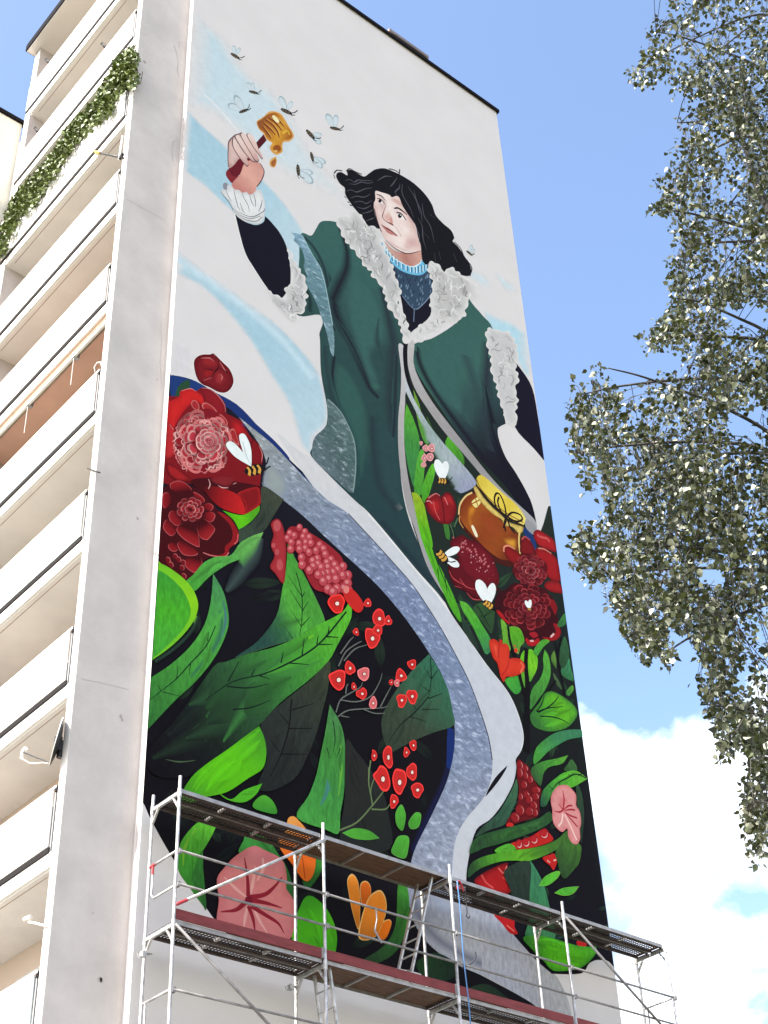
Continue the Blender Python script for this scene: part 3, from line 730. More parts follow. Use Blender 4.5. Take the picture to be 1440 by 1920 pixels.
# ---- right garden seen through the open coat
p = Part('garden_background', 'dark green painted ground between the coat and the wall edge')
gr = [(764,640,1),(770,668),(783,700),(810,742),(850,800),(890,850),(950,915),(985,968),(1005,992),(1012,1000),(1060,1010),(1200,1900),(1150,1812),(1125,1800),(1105,1806),(1090,1825),(1040,1826),(1030,1822),(1000,1795),(960,1750),(930,1715),(880,1690),(874,1650),(880,1602),(893,1556),(918,1537),(936,1516),(951,1492),(963,1466),(968,1440),(967,1424),(977,1408),(982,1383),(976,1352),(962,1315),(945,1287),(913,1247),(880,1200),(847,1153),(830,1120),(800,1060),(775,990),(760,930),(752,870),(755,790),(757,760),(762,720)]
p.fill(PX, gr, (30,36,34), grad=((800,800),(1080,1750),[(30,40,34),(34,44,38),(30,38,36),(26,30,30),(20,18,26),(19,16,26)]))
p.done()
def dark_foliage(poly, n, cols, lmin=22, lmax=60, label='dark painted foliage in the shadows'):
    p = Part('foliage', label); P = np.array([v[:2] for v in poly], float); lo, hi = P.min(0), P.max(0); k = 0; t = 0
    while k < n and t < n*25:
        t += 1; c = np.array([mr.uniform(lo[0], hi[0]), mr.uniform(lo[1], hi[1])]); a = mr.uniform(-2.6, 0.2); L = mr.uniform(lmin, lmax); w = L*mr.uniform(0.28, 0.42)
        q = [(c[0]+u*math.cos(a)-v*math.sin(a), c[1]+u*math.sin(a)+v*math.cos(a)) for u, v in ((0,0),(0.3*L,0.42*w),(0.65*L,0.36*w),(L,0),(0.65*L,-0.36*w),(0.3*L,-0.42*w))]
        if not inside(np.array(q), P).all(): continue
        q[0] = (*q[0], 1); q[3] = (*q[3], 1); cc = mr.choice(cols)
        p.fill(None, q, cc, smooth=3, grad=(q[0][:2], q[3][:2], [tuple(v*0.6 for v in cc), cc, tuple(v*0.8 for v in cc)]))
        p.stroke(None, [q[0][:2], ((q[1][0]+q[5][0])/2, (q[1][1]+q[5][1])/2), q[3][:2]], 1.3, tuple(v*0.5 for v in cc), taper=(1, 0.8, 0.2)); k += 1
    p.done()
DKG = [(34,52,40), (40,64,46), (30,46,40), (46,72,50), (36,58,52)]
dark_foliage(gr, 90, DKG, 20, 55)
def blade(fr, pts, stops, g0, g1, **kw): leaf(fr, pts, stops, g0, g1, **kw)
GR = (84,168,52); GM = (58,122,56); GD = (40,66,48)
blade(B2, [(845,830,1),(890,930),(920,1040),(910,1160),(895,1300),(870,1250),(840,1100),(832,950)], [(88,170,50),(64,140,64),(60,130,70)], (845,850), (890,1250))
blade(B2, [(885,750,1),(920,840),(940,960),(960,1060),(930,1010),(900,880)], [(110,150,50),(80,150,60)], (890,760), (950,1050))
blade(B2, [(890,1330),(900,1180),(925,1090),(950,1120),(945,1220),(930,1340)], [(90,172,60),(72,150,50)], (925,1100), (900,1330))
blade(B2, [(930,1340),(950,1250),(990,1170),(1010,1200),(980,1320),(950,1390)], [(96,180,50),(66,150,40)], (990,1180), (940,1380))
blade(B2, [(1080,1010,1),(1130,1070),(1170,1140),(1160,1190),(1110,1140),(1065,1060)], [(90,176,50),(60,120,40)], (1080,1020), (1150,1180))
blade(B2, [(960,900),(1000,980),(1040,1030),(1030,1060),(980,1000)], [(60,90,44),(40,64,36)], (960,900), (1030,1050))
p = Part('ribbon', 'pale grey-blue painted ribbon crossing the open coat')
p.fill(B2, [(815,640),(840,690),(880,790),(930,880),(980,960),(1060,1060),(1150,1160),(1225,1250),(1235,1290),(1170,1330),(1130,1320),(1060,1200),(1000,1090),(950,990),(905,890),(860,800),(835,740)], (165,176,186), grad=((830,700),(1180,1290),[(196,200,210),(172,184,188),(150,168,168),(168,180,186),(150,156,182)]), mi=3)
p.fill(F6, [(130,0),(230,200),(330,330),(430,500),(520,640),(470,690),(380,600),(280,430),(190,250)], (120,150,130,0.55), soft=0.15)
p.done()
p = Part('coat_trim', 'narrow grey painted trim down both edges of the open coat')
p.fill(B2, [(800,500),(835,520),(840,640),(838,740),(838,830),(832,950),(835,1080),(850,1220),(880,1370),(905,1440),(925,1500),(1000,1700),(1070,1870),(1075,1920),(1040,1880),(960,1740),(890,1530),(855,1440),(830,1330),(808,1180),(798,1040),(800,900),(812,780),(815,640)], (168,165,168), grad=((820,600),(1000,1800),[(196,194,198),(178,174,176),(160,156,158),(164,162,166)]))
p.fill(B2, [(858,480),(890,490),(885,600),(920,700),(990,820),(1080,940),(1190,1080),(1300,1220),(1400,1330),(1500,1420),(1570,1490),(1570,1540),(1490,1480),(1380,1370),(1280,1250),(1180,1130),(1050,980),(950,840),(890,740),(858,640),(850,560)], (160,157,160), grad=((870,500),(1500,1450),[(190,186,188),(164,160,162),(150,147,150),(168,166,170)]))
p.stroke(B2, [(845,450),(838,560),(850,680),(880,760)], 7, (20,18,26), taper=(0.8,1,0.9,0.3))
p.done()
blade(B2, [(875,1330,1),(910,1340),(945,1400),(960,1470),(990,1600),(1000,1680),(1060,1800),(1130,1960),(1155,2060),(1110,2010),(1050,1890),(985,1740),(930,1590),(895,1440)], [(150,176,40),(92,180,30),(84,170,40),(76,160,40)], (890,1340), (1120,2000), veins=[[(990,1640),(1040,1780),(1100,1920)],[(1020,1760),(1030,1830)],[(1060,1800),(1075,1900)]], label='long bright green painted blade beside the coat trim')

# ---- pink sprig, tulip, bee, jar
p = Part('berry', 'small pink painted blossoms above a bee')
for x, y, rx, ry in ((140,245,16,20),(180,290,26,32),(234,292,32,40),(168,378,24,38),(222,368,34,38),(164,440,24,26)):
    berry(p, F6, x, y, rx*0.95, ry*0.95, col=(206,138,142))
p.done()
p = Part('tulip', 'dark red painted tulip beside the honey jar')
p.stroke(F6, [(360,960),(375,1050),(380,1110)], 9, (62,120,50), taper=(1,1,0.6))
p.stroke(F6, [(400,970),(430,1060),(435,1110)], 1.5, (80,110,80)); p.stroke(F6, [(470,920),(440,1000)], 1.5, (80,110,80))
p.fill(F6, [(176,770),(200,730),(250,700),(290,705),(320,730),(355,690),(400,695),(440,760),(460,830),(440,920),(400,970),(350,975),(280,950),(220,890),(185,830)], (138,26,32), edge=(0.10,(96,14,22)))
p.fill(F6, [(320,740),(360,700),(400,705),(440,770),(450,830),(400,800),(350,790)], (170,36,40), soft=0.05)
p.fill(F6, [(190,780),(250,750),(300,770),(320,830),(290,900),(230,860)], (176,32,36), soft=0.06)
p.stroke(F6, [(320,740),(340,820),(350,960)], 3, (70,10,18), soft=True); p.stroke(F6, [(250,770),(270,860),(310,940)], 3, (210,90,90), soft=True)
p.stroke(F6, [(190,770),(215,765),(240,790)], 1.6, (220,140,140)); p.stroke(F6, [(345,730),(360,750),(380,800)], 1.6, (214,120,120)); p.stroke(F6, [(205,740),(270,700),(310,720)], 1.6, (200,110,110))
p.done()
p = Part('honey_jar', 'amber painted honey jar under a yellow cloth lid tied with dark string')
p.fill(F6, [(470,890),(480,800),(520,730),(590,680),(650,690),(760,830),(880,960),(1000,1050),(1060,1110),(1040,1230),(1000,1300),(960,1360),(820,1320),(700,1210),(600,1110),(520,1020),(480,960)], (70,24,18))
p.fill(F6, [(490,880),(500,800),(540,740),(600,700),(680,740),(790,870),(900,980),(1010,1070),(1020,1200),(970,1290),(860,1290),(740,1210),(620,1090),(540,1000),(500,940)], (142,68,26), grad=((520,760),(950,1250),[(120,44,20),(160,84,28),(140,62,24),(150,74,26),(110,44,22)]))
p.fill(F6, [(560,820),(620,800),(640,860),(600,940),(640,1040),(600,1030),(560,950)], (214,138,40), soft=0.07)
p.fill(F6, [(880,1100),(980,1090),(1010,1130),(1000,1210),(920,1180)], (214,150,50), soft=0.08)
p.fill(F6, [(640,860),(720,850),(830,960),(880,1080),(800,1100),(700,1010)], (150,68,28), soft=0.08)
p.fill(F6, [(598,770),(660,728),(680,770),(640,825),(612,810)], (238,222,140)); p.stroke(F6, [(600,790),(670,755)], 1.5, (150,84,30)); p.stroke(F6, [(628,740),(650,810)], 1.5, (150,84,30))
p.fill(F6, [(592,995),(612,990),(650,1075),(640,1092),(618,1065)], (240,232,200))
p.stroke(F6, [(478,890),(490,800),(540,725),(600,690)], 2.2, (226,196,130)); p.stroke(F6, [(488,900),(486,950),(520,1010)], 1.6, (200,150,90))
p.fill(F6, [(612,645),(640,640),(700,730),(780,820),(860,890),(920,950),(1000,980),(1060,1000),(1055,1040),(1020,1060),(960,1000),(900,990),(860,930),(780,880),(700,800),(650,740)], (222,196,110), edge=(0.03,(170,140,70)))
p.fill(F6, [(640,570),(650,630),(720,730),(820,830),(920,920),(1040,985),(1075,960),(1075,910),(1000,800),(880,700),(760,590),(690,535),(655,540)], (226,200,72), grad=((700,560),(1040,940),[(214,190,70),(236,212,92),(222,194,66),(232,214,110)]))
p.stroke(F6, [(640,575),(680,660),(790,780),(900,870),(1060,960)], 2, (150,112,50)); p.stroke(F6, [(650,640),(760,770),(880,880),(1000,960),(1060,990)], 3.2, (44,26,20))
for q in ([(900,900),(830,850),(800,760),(815,700),(850,710),(890,800),(905,890)], [(905,900),(860,860),(830,780),(840,730)], [(910,910),(960,870),(1030,890),(1050,930),(1010,950),(930,930)], [(905,905),(890,970),(900,1040)], [(915,920),(940,1000),(985,1060)], [(905,940),(880,1010)]):
    p.stroke(F6, q, 2.6, (38,24,22))
p.stroke(F6, [(1025,1050),(1020,1130),(1030,1240)], 2.6, (226,196,120))
p.fill(F6, [(1060,1010),(1130,1050),(1180,1180),(1150,1220),(1090,1130)], (30,56,112))
p.fill(F6, [(1090,930),(1180,1010),(1150,1070),(1080,1000)], (150,150,156))
p.done()

# ---- dark red blooms on the right
p = Part('flower', 'dark crimson painted cone flower under the honey jar')
p.fill(G1, [(150,640),(120,540),(130,460),(220,400),(300,500),(420,640),(560,700),(700,740),(640,800),(520,870),(400,850),(330,790),(230,740),(170,690)], (96,16,26), edge=(0.12,(60,10,18)))
for q in ([(130,540),(170,620),(240,670),(330,720)], [(250,630),(320,720),(430,755)], [(330,790),(400,860),(500,870)], [(195,715),(270,735)]): p.stroke(G1, q, 2.0, (186,70,76), taper=(0.5,1,0.3))
p.fill(G1, [(150,210),(210,170),(280,140),(360,190),(450,220),(540,300),(620,390),(660,500),(690,600),(680,700),(560,720),(430,690),(330,600),(250,490),(230,380),(160,290)], (112,20,32), edge=(0.15,(86,14,24)))
for k in range(70):
    t = mr.random(); x = 200+430*t+mr.uniform(-60,60); y = 200+330*t+mr.uniform(-100,170)*(0.5+0.5*t)
    j = mr.uniform(0,1); r = mr.uniform(12,22); top = y < 230+0.75*(x-200)
    p.ell(G1, x, y, r*0.72, r, (150,56,66) if top else (104,18,30), rot=30, n=7)
    p.ell(G1, x-2, y-4, r*0.38, r*0.52, (206,130,138) if top or j > 0.6 else (140,40,52), rot=30, n=6)
p.done()
p = Part('flower', 'crimson painted zinnia at the wall edge beside the honey jar')
for q, c in (([(1080,110),(1130,80),(1200,120),(1310,200),(1335,330),(1250,310),(1140,260),(1090,180)], (168,30,36)), ([(1100,300),(1160,290),(1270,340),(1345,420),(1390,640),(1300,660),(1200,560),(1120,420)], (158,26,32)),
             ([(940,350),(930,250),(950,175),(990,160),(1040,200),(1090,290),(1090,380)], (124,22,28)), ([(750,340),(745,290),(790,265),(880,320),(950,380),(900,470),(830,450),(780,400)], (140,24,26)),
             ([(1240,660),(1360,670),(1420,790),(1280,780),(1200,720)], (160,30,34))):
    p.fill(G1, q, c, edge=(0.10,tuple(v*0.72 for v in c)))
p.stroke(G1, [(1120,130),(1150,160),(1230,180),(1260,220)], 5, (214,96,96), soft=True); p.stroke(G1, [(1130,290),(1200,300),(1280,350)], 2, (210,120,110)); p.stroke(G1, [(745,330),(750,275),(800,262),(870,300)], 2.4, (226,140,110))
p.stroke(G1, [(945,190),(985,160),(1040,200)], 2, (180,80,80))
bloom(p, 820+1045/6, 980+540/6, 33, 30, 35, [(1.0,13,0.5,0.36),(0.78,12,0.42,0.30),(0.55,9,0.36,0.28),(0.32,7,0.3,0.24)], (92,14,24), ((112,18,28),(128,32,40)), ((156,54,62),(196,112,118)), 0.16, 0.25)
p.done()
p = Part('flower', 'large dark red painted dahlia with a small bee on it')
p.fill(G1, [(660,990),(640,900),(690,780),(760,760),(860,680),(1000,720),(1150,770),(1280,830),(1340,950),(1340,1030),(1390,1220),(1330,1320),(1200,1330),(1120,1300),(1140,1370),(1060,1390),(990,1340),(940,1210),(850,1170),(760,1110)], (58,10,18))
p.fill(G1, [(655,990),(700,1000),(780,1080),(810,1150),(720,1080)], (168,28,30)); p.fill(G1, [(990,1330),(1000,1300),(1060,1340),(1130,1300),(1145,1350),(1080,1390),(1020,1380)], (172,26,34)); p.fill(G1, [(1180,1290),(1270,1290),(1330,1230),(1300,1140),(1350,1150),(1385,1230),(1350,1310),(1260,1330)], (150,24,30))
p.fill(G1, [(1030,1250),(1090,1230),(1130,1270),(1080,1300)], (160,30,40)); p.fill(G1, [(1230,870),(1300,870),(1345,960),(1320,1040),(1290,980)], (132,22,28))
p.stroke(G1, [(1040,1335),(1080,1330)], 2.4, (226,170,170)); p.stroke(G1, [(1270,1290),(1310,1250)], 2.4, (226,180,180))
bloom(p, 820+1010/6, 980+950/6, 46, 44, 20, [(1.0,15,0.42,0.34),(0.80,14,0.36,0.28),(0.60,12,0.32,0.26),(0.42,9,0.28,0.24),(0.24,6,0.22,0.22)], (70,10,20), ((86,12,20),(122,20,32)), ((168,50,58),(176,76,86)), 0.14, 0.25)
p.done()

# ---- leaves on the right, top to bottom
blade(G1, [(250,880,1),(330,910),(420,1020),(520,1180),(600,1320),(600,1440),(540,1480),(480,1350),(400,1180),(320,1050),(270,960)], [(96,180,60),(74,164,52),(60,130,80)], (270,900), (560,1440), label='narrow green painted leaf beside the pale swoosh')
blade(G1, [(400,980),(460,910),(560,900),(630,960),(640,1080),(610,1250),(560,1200),(480,1090)], [(50,84,48),(44,70,44)], (430,920), (620,1220), veins=[[(440,930),(520,1060),(600,1200)],[(520,1060),(600,1000)]])
blade(G1, [(270,1050),(330,1130),(420,1300),(470,1440),(400,1380),(320,1260),(280,1160)], [(44,66,54),(36,50,44)], (280,1080), (440,1420))
blade(G1, [(710,1090),(780,1160),(800,1280),(820,1440),(740,1400),(730,1270)], [(112,170,60),(92,160,50)], (720,1100), (790,1420))
blade(G1, [(800,1180),(920,1190),(975,1330),(930,1400),(910,1480),(860,1430),(820,1300)], [(92,170,40),(80,160,40),(100,150,60)], (820,1190), (920,1450), rimcol=(150,170,90))
blade(G2, [(690,440),(740,360),(745,500),(740,780),(700,640)], [(110,190,40),(84,150,50)], (720,380), (730,760))
blade(G2, [(780,360),(840,360),(885,440),(880,560),(840,650),(795,710),(780,560)], [(104,190,40),(120,196,40),(84,160,50)], (840,370), (800,700), label='yellow-green painted leaf beside a dark stem')
blade(G2, [(840,360),(900,270),(960,235),(1020,255),(950,320),(880,420)], [(80,160,50),(70,150,60)], (1000,250), (870,400))
blade(G2, [(965,350,1),(1010,430),(1030,560),(1020,680),(960,820),(900,900),(830,1010),(795,1010),(795,900),(830,780),(910,680),(950,560),(945,440)], [(86,166,60),(74,150,60),(62,124,56)], (970,380), (810,1000), label='curved green painted leaf above a broad rounded leaf')
blade(G2, [(800,1110),(830,1040),(900,950),(960,850),(1040,820),(1140,860),(1240,930),(1310,1000),(1330,1090),(1270,1180),(1190,1240),(1060,1270),(950,1260),(840,1210)], [(48,92,56),(74,156,48),(96,180,36),(80,160,50)], (820,1150), (1300,960), veins=[[(890,1060),(1000,1000),(1080,930),(1120,870)],[(880,1050),(1000,1010),(1170,990)],[(910,1100),(1060,1110),(1180,1150),(1240,1190)],[(815,1030),(860,970),(940,850)],[(870,1050),(930,960),(960,860)]], label='broad rounded green painted leaf near the wall edge', edge=(0.08,(60,120,50)))
blade(G2, [(880,1440),(980,1350),(1100,1280),(1260,1250),(1380,1260),(1380,1330),(1240,1360),(1120,1420),(1000,1500),(900,1600),(840,1640),(840,1540)], [(70,150,60),(60,128,84),(60,124,90)], (870,1500), (1360,1280), label='teal-green painted leaf curling to the wall edge')
blade(G2, [(1150,560),(1230,440),(1260,560),(1290,700),(1170,650)], [(60,130,90),(52,110,70)], (1220,480), (1200,660))
blade(G2, [(1140,330),(1190,200),(1240,400),(1180,560),(1130,500)], [(50,96,60),(44,74,50)], (1190,240), (1150,540))
blade(G2, [(1070,360,1),(1095,460),(1095,570,1),(1050,500),(1035,430)], [(96,140,60),(70,110,50)], (1070,380), (1090,560))
blade(G2, [(1060,610),(1120,690),(1165,800),(1100,740)], [(76,104,66),(60,84,56)], (1070,620), (1150,790))
blade(G2, [(1230,790),(1280,750),(1290,800),(1240,870),(1205,840)], [(90,160,60),(60,120,60)], (1280,760), (1220,860))
blade(G2, [(520,690),(600,650),(690,660),(700,800),(640,850),(560,770)], [(72,168,60),(60,150,60)], (560,680), (660,840))
blade(G2, [(1110,60),(1190,-60),(1200,60),(1130,100)], [(60,120,60),(50,100,60)], (1180,-40), (1120,90))
p = Part('stem', 'black painted stems of the garden')
for q, w in (([(760,340),(750,520),(765,700),(770,900),(760,1100),(765,1300),(760,1500)], 8), ([(550,90),(570,240),(610,380),(650,480),(690,680),(740,860)], 5), ([(1150,220),(1110,400),(1130,560),(1160,700),(1190,880)], 2.6), ([(1075,260),(1110,390)], 2.4), ([(1000,820),(1060,740),(1090,700)], 2)):
    p.stroke(G2, q, w, (16,13,18), taper=(0.7,1,1.1))
p.done()
p = Part('flower', 'bright orange-red painted flower beside the pale swoosh')
OR = (214,58,38)
p.fill(G2, [(340,290),(345,245),(390,232),(430,255),(445,270),(455,235),(485,250),(490,285),(530,285),(565,340),(565,450),(600,445),(680,455),(735,510),(735,580),(690,625),(600,655),(530,660),(505,715),(480,690),(460,640),(430,510),(385,450),(355,370)], OR, edge=(0.05,(190,44,30)))
p.fill(G2, [(380,300),(420,290),(440,400),(430,450),(400,400)], (236,98,70), soft=0.05); p.stroke(G2, [(560,470),(540,560),(480,640)], 3, (176,36,28), soft=True); p.stroke(G2, [(690,490),(720,540),(690,610)], 4, (240,120,90), soft=True); p.stroke(G2, [(455,280),(445,360),(440,440)], 3, (170,30,26), soft=True)
berry(p, G2, 640, 360, 18, 26, col=OR, dot=False); berry(p, G2, 625, 310, 8, 12, col=OR, dot=False)
p.done()
# lower right
blade(G3, [(470,430),(485,520),(470,640),(420,760),(360,880),(200,940),(60,1010),(140,900),(280,780),(380,620),(440,500)], [(66,104,76),(54,92,72),(48,74,58)], (470,450), (150,950), label='dull green painted leaf along the swoosh edge')
blade(G3, [(620,320),(720,260),(860,230),(985,195,1),(920,280),(800,310),(740,370),(720,460),(700,500),(620,400)], [(52,84,52),(72,150,56),(90,160,56)], (640,420), (970,200))
blade(G3, [(940,340),(980,280),(1015,235),(1060,290),(1070,350),(1000,360)], [(62,104,58),(52,90,50)], (1010,250), (980,350))
p = Part('berry_cluster', 'dark red painted berry cluster between the lower leaves')
p.fill(G3, [(480,240),(540,270),(590,320),(620,400),(680,500),(715,540),(695,650),(690,780),(640,820),(540,850),(420,890),(365,900),(380,830),(450,760),(480,650),(490,520),(470,400)], (104,20,26))
for x, y, rx, ry, rot in ((505,300,36,60,-15),(560,330,30,40,0),(505,370,30,62,-10),(560,400,28,50,-15),(605,440,32,46,0),(545,490,36,46,10),(665,545,52,40,0),(570,590,34,40,0),(660,610,42,42,10),(595,640,40,46,0),(510,610,26,44,0),(640,700,42,56,0),(600,760,50,50,0),(505,745,52,64,-10),(455,820,52,58,-20),(655,770,30,48,0)):
    p.ell(G3, x, y, rx, ry, (96,16,22), rot=rot); p.ell(G3, x-2, y-3, rx*0.85, ry*0.86, (140,28,34), rot=rot)
    p.stroke(G3, [(x+rx*0.1,y-ry*0.6),(x+rx*0.55,y-ry*0.1),(x+rx*0.45,y+ry*0.5)], 1.5, (204,130,130), taper=(0.3,1,0.3))
p.fill(G3, [(365,905),(385,870),(430,880),(430,905)], (206,40,36))
p.fill(G3, [(410,1080),(460,1060),(560,1030),(640,990),(740,930),(790,970),(830,1045),(700,1100),(560,1130),(460,1135)], (190,36,32))
for x, y, rx, ry in ((490,1085,34,48),(560,1070,42,50),(640,1040,42,48),(740,985,46,50)):
    p.ell(G3, x, y, rx, ry, (150,26,32)); p.ell(G3, x, y, rx*0.8, ry*0.8, (180,34,40)); p.stroke(G3, [(x+rx*0.7,y-ry*0.3),(x+rx*0.6,y+ry*0.4),(x,y+ry*0.7),(x-rx*0.6,y+ry*0.4)], 1.6, (230,170,165), taper=(0.4,1,0.4))
p.fill(G3, [(725,1220),(800,1190),(840,1180),(870,1250),(850,1320),(830,1345),(800,1300),(760,1270)], (190,36,34)); p.stroke(G3, [(770,1245),(800,1270)], 2, (230,160,150)); p.stroke(G3, [(835,1250),(860,1240)], 2, (236,180,170))
p.fill(G3, [(50,1440),(140,1370),(260,1310),(380,1270),(370,1350),(390,1440),(420,1530),(380,1580),(200,1600),(80,1500)], (176,30,32), edge=(0.1,(120,18,24)))
p.stroke(G3, [(290,1320),(340,1370),(375,1300)], 2.2, (226,110,100)); p.stroke(G3, [(120,1390),(170,1470),(240,1520)], 3, (214,80,76)); p.stroke(G3, [(330,1410),(400,1480),(410,1560)], 3, (214,70,66))
p.done()
blade(G3, [(0,1180),(20,1070),(100,1000),(260,950),(430,905),(600,860),(700,820),(790,760),(830,830),(760,900),(640,960),(480,1020),(300,1080),(120,1130)], [(40,60,46),(52,100,48),(58,110,54),(46,80,52)], (40,1080), (800,800), label='curved green painted leaf around the lower berries', edge=(0.06,(44,84,46)))
blade(G3, [(245,1150),(300,1110),(400,1080),(460,1140),(340,1165),(280,1175)], [(92,180,50),(80,160,50)], (260,1150), (440,1120))
blade(G3, [(0,1290),(120,1215),(300,1170),(460,1145),(620,1125),(760,1090),(880,1030),(970,950),(1000,1030),(880,1130),(720,1210),(560,1260),(470,1250),(300,1260),(100,1330),(-20,1420)], [(44,74,46),(84,160,44),(96,170,40),(70,120,46),(60,100,46)], (20,1320), (970,980), label='long bright green painted leaf curving below the berries')
blade(G3, [(900,1090),(990,1030),(1100,1090),(1110,1170),(1090,1270),(1040,1340),(950,1430),(900,1380),(870,1250),(850,1180)], [(66,110,46),(54,92,44),(44,70,42)], (1000,1060), (920,1420), label='olive painted leaf hanging under the pink flower')
blade(G3, [(1060,480),(1110,560),(1140,760),(1130,960),(1110,1080),(1080,900),(1070,700)], [(48,74,52),(36,50,44)], (1080,520), (1110,1060))
blade(G3, [(705,700),(715,580),(760,510),(850,430),(940,370),(1060,352),(1175,430,1),(1110,470),(1010,520),(900,520),(830,560),(760,700)], [(44,84,62),(70,150,60),(88,176,50),(96,170,60)], (720,660), (1150,420), veins=[[(1160,425),(1060,385),(960,430),(870,480),(800,560)],[(1000,410),(980,380)],[(900,460),(890,500)],[(830,540),(780,500)],[(1080,400),(1120,380)]], label='ribbed green painted leaf behind the pink flower')
p = Part('flower', 'pink painted hibiscus with dark red veins at the right of the mural')
PK = (220,146,146)
p.fill(G3, [(860,520),(900,497),(970,497),(1020,540),(1060,600),(1060,700),(1095,760),(1110,870),(1095,940),(1100,1030),(1070,1085),(1020,1075),(980,1010),(970,930),(920,965),(860,920),(825,850),(820,740),(805,660),(815,590)], PK, edge=(0.04,(206,120,122)))
p.fill(G3, [(880,600),(960,600),(990,680),(930,750),(870,700)], (206,112,118), soft=0.08)
for q in ([(925,545),(938,640),(930,740)], [(880,680),(930,745)], [(845,755),(890,765),(930,745)], [(930,745),(980,705),(1020,700)], [(940,750),(1000,740),(1050,745)], [(940,760),(1000,800),(1070,825)], [(950,770),(1010,840),(1075,915)]): p.stroke(G3, q, 2.4, (166,40,56), taper=(0.4,1,0.9))
for q in ([(925,780),(915,860),(880,910)], [(945,790),(1000,900),(1065,1045)]): p.stroke(G3, q, 2.2, (244,206,198))
p.done()
blade(G4, [(865,180,1),(920,270),(960,360),(985,460),(1005,560),(1020,690),(840,680),(860,560),(862,380)], [(62,130,94),(60,126,84),(58,120,76)], (870,200), (930,680), label='upright teal painted leaf above the bright leaf')
blade(G4, [(700,250),(860,190),(862,380),(850,560),(760,520),(740,380)], [(44,60,50),(36,46,44)], (760,220), (820,540))
blade(G4, [(920,350,1),(960,290),(1030,255),(1058,262),(1040,300),(980,345)], [(80,180,50),(96,190,60)], (930,345), (1050,265), rimcol=(150,190,90))
blade(G4, [(1020,395,1),(1070,365),(1130,355),(1180,352,1),(1140,400),(1080,412)], [(84,180,50),(84,170,60)], (1030,395), (1160,360), rimcol=(150,190,90))
p = Part('petals', 'red painted petals below the lower berries')
p.fill(G4, [(640,530),(760,560),(770,610),(790,655),(740,650),(690,590)], (190,30,34)); p.stroke(G4, [(720,600),(770,640)], 2, (230,110,100))
p.done()
p = Part('petals', 'small red painted petal tip above the bright low leaf')
p.fill(G4, [(1172,700),(1225,705),(1230,735),(1180,735)], (190,30,36))
p.done()
blade(G4, [(820,680),(940,670),(1060,700),(1180,735),(1290,740,1),(1290,780),(1240,840),(1180,880),(1100,895),(1010,892),(950,830),(880,760)], [(58,120,44),(84,180,30),(88,184,30),(80,170,40)], (840,690), (1270,780), label='bright green painted leaf low at the right edge', edge=(0.08,(60,140,40)))
# ---- left flowers
p = Part('flower', 'large red and pink ruffled painted peony by the wall corner')
p.fill(F1, [(160,640),(210,500),(320,430),(330,520),(230,690),(140,700)], (40,74,52))
p.fill(PX, [(290,752),(336,743),(338,733),(357,728),(368,733),(378,727),(393,730),(408,740),(422,757),(423,773),(438,782),(453,790),(463,807),(472,822),(485,833),(493,853),(490,880),(487,910),(480,925),(470,930),(440,932),(405,930),(380,918),(350,905),(305,905),(280,850)], (126,20,28))
p.fill(F1, [(60,680),(120,670),(215,620),(230,560),(340,530),(420,570),(480,620),(520,740),(400,680),(280,770),(200,900),(190,1000),(60,960)], (206,36,34), edge=(0.10,(176,28,32)))
p.fill(F1, [(60,930),(120,940),(190,1010),(200,1160),(180,1260),(60,1300)], (186,42,46), edge=(0.06,(150,28,34)))
p.fill(F1, [(455,530),(560,535),(660,610),(735,720),(735,830),(640,850),(520,740),(480,620)], (138,24,34), edge=(0.10,(112,18,28)))
p.fill(F1, [(790,870),(900,890),(985,1000),(1000,1060),(900,1100),(790,1010)], (186,30,36), soft=0.1)
p.fill(F1, [(1040,1100),(1110,1170),(1150,1270),(1130,1380),(1060,1400),(1010,1250)], (128,18,26), edge=(0.06,(96,12,20)))
for q in ([(240,560),(340,532),(410,565)], [(470,525),(560,540),(660,620),(725,720),(735,800)], [(1110,1170),(1150,1270),(1140,1360)], [(105,930),(150,990),(200,1010)], [(180,1270),(200,1350),(240,1400)]): p.stroke(F1, q, 1.6, (214,130,130), taper=(0.3,1,0.3))
for q in ([(350,690),(390,660),(440,720),(430,780),(370,750)], [(470,710),(520,690),(610,750),(640,810),(560,810),(490,770)], [(640,850),(690,825),(760,910),(740,970),(680,930)], [(780,1010),(830,985),(862,1060),(890,1170),(820,1120)]):
    p.fill(F1, q, (196,104,104)); cx = sum(a for a, b in q)/len(q); cy = sum(b for a, b in q)/len(q)
    p.fill(F1, [(cx+(a-cx)*0.8, cy+(b-cy)*0.8) for a, b in q], (162,40,44))
bloom(p, 380, 829, 55, 62, -10, [(1.0,15,0.42,0.46),(0.86,15,0.38,0.40),(0.70,13,0.34,0.38),(0.55,11,0.30,0.36)], (128,22,34), ((150,28,40),(176,52,64)), ((206,110,112),(226,160,158)), 0.2, 0.35, dark=(92,14,26))
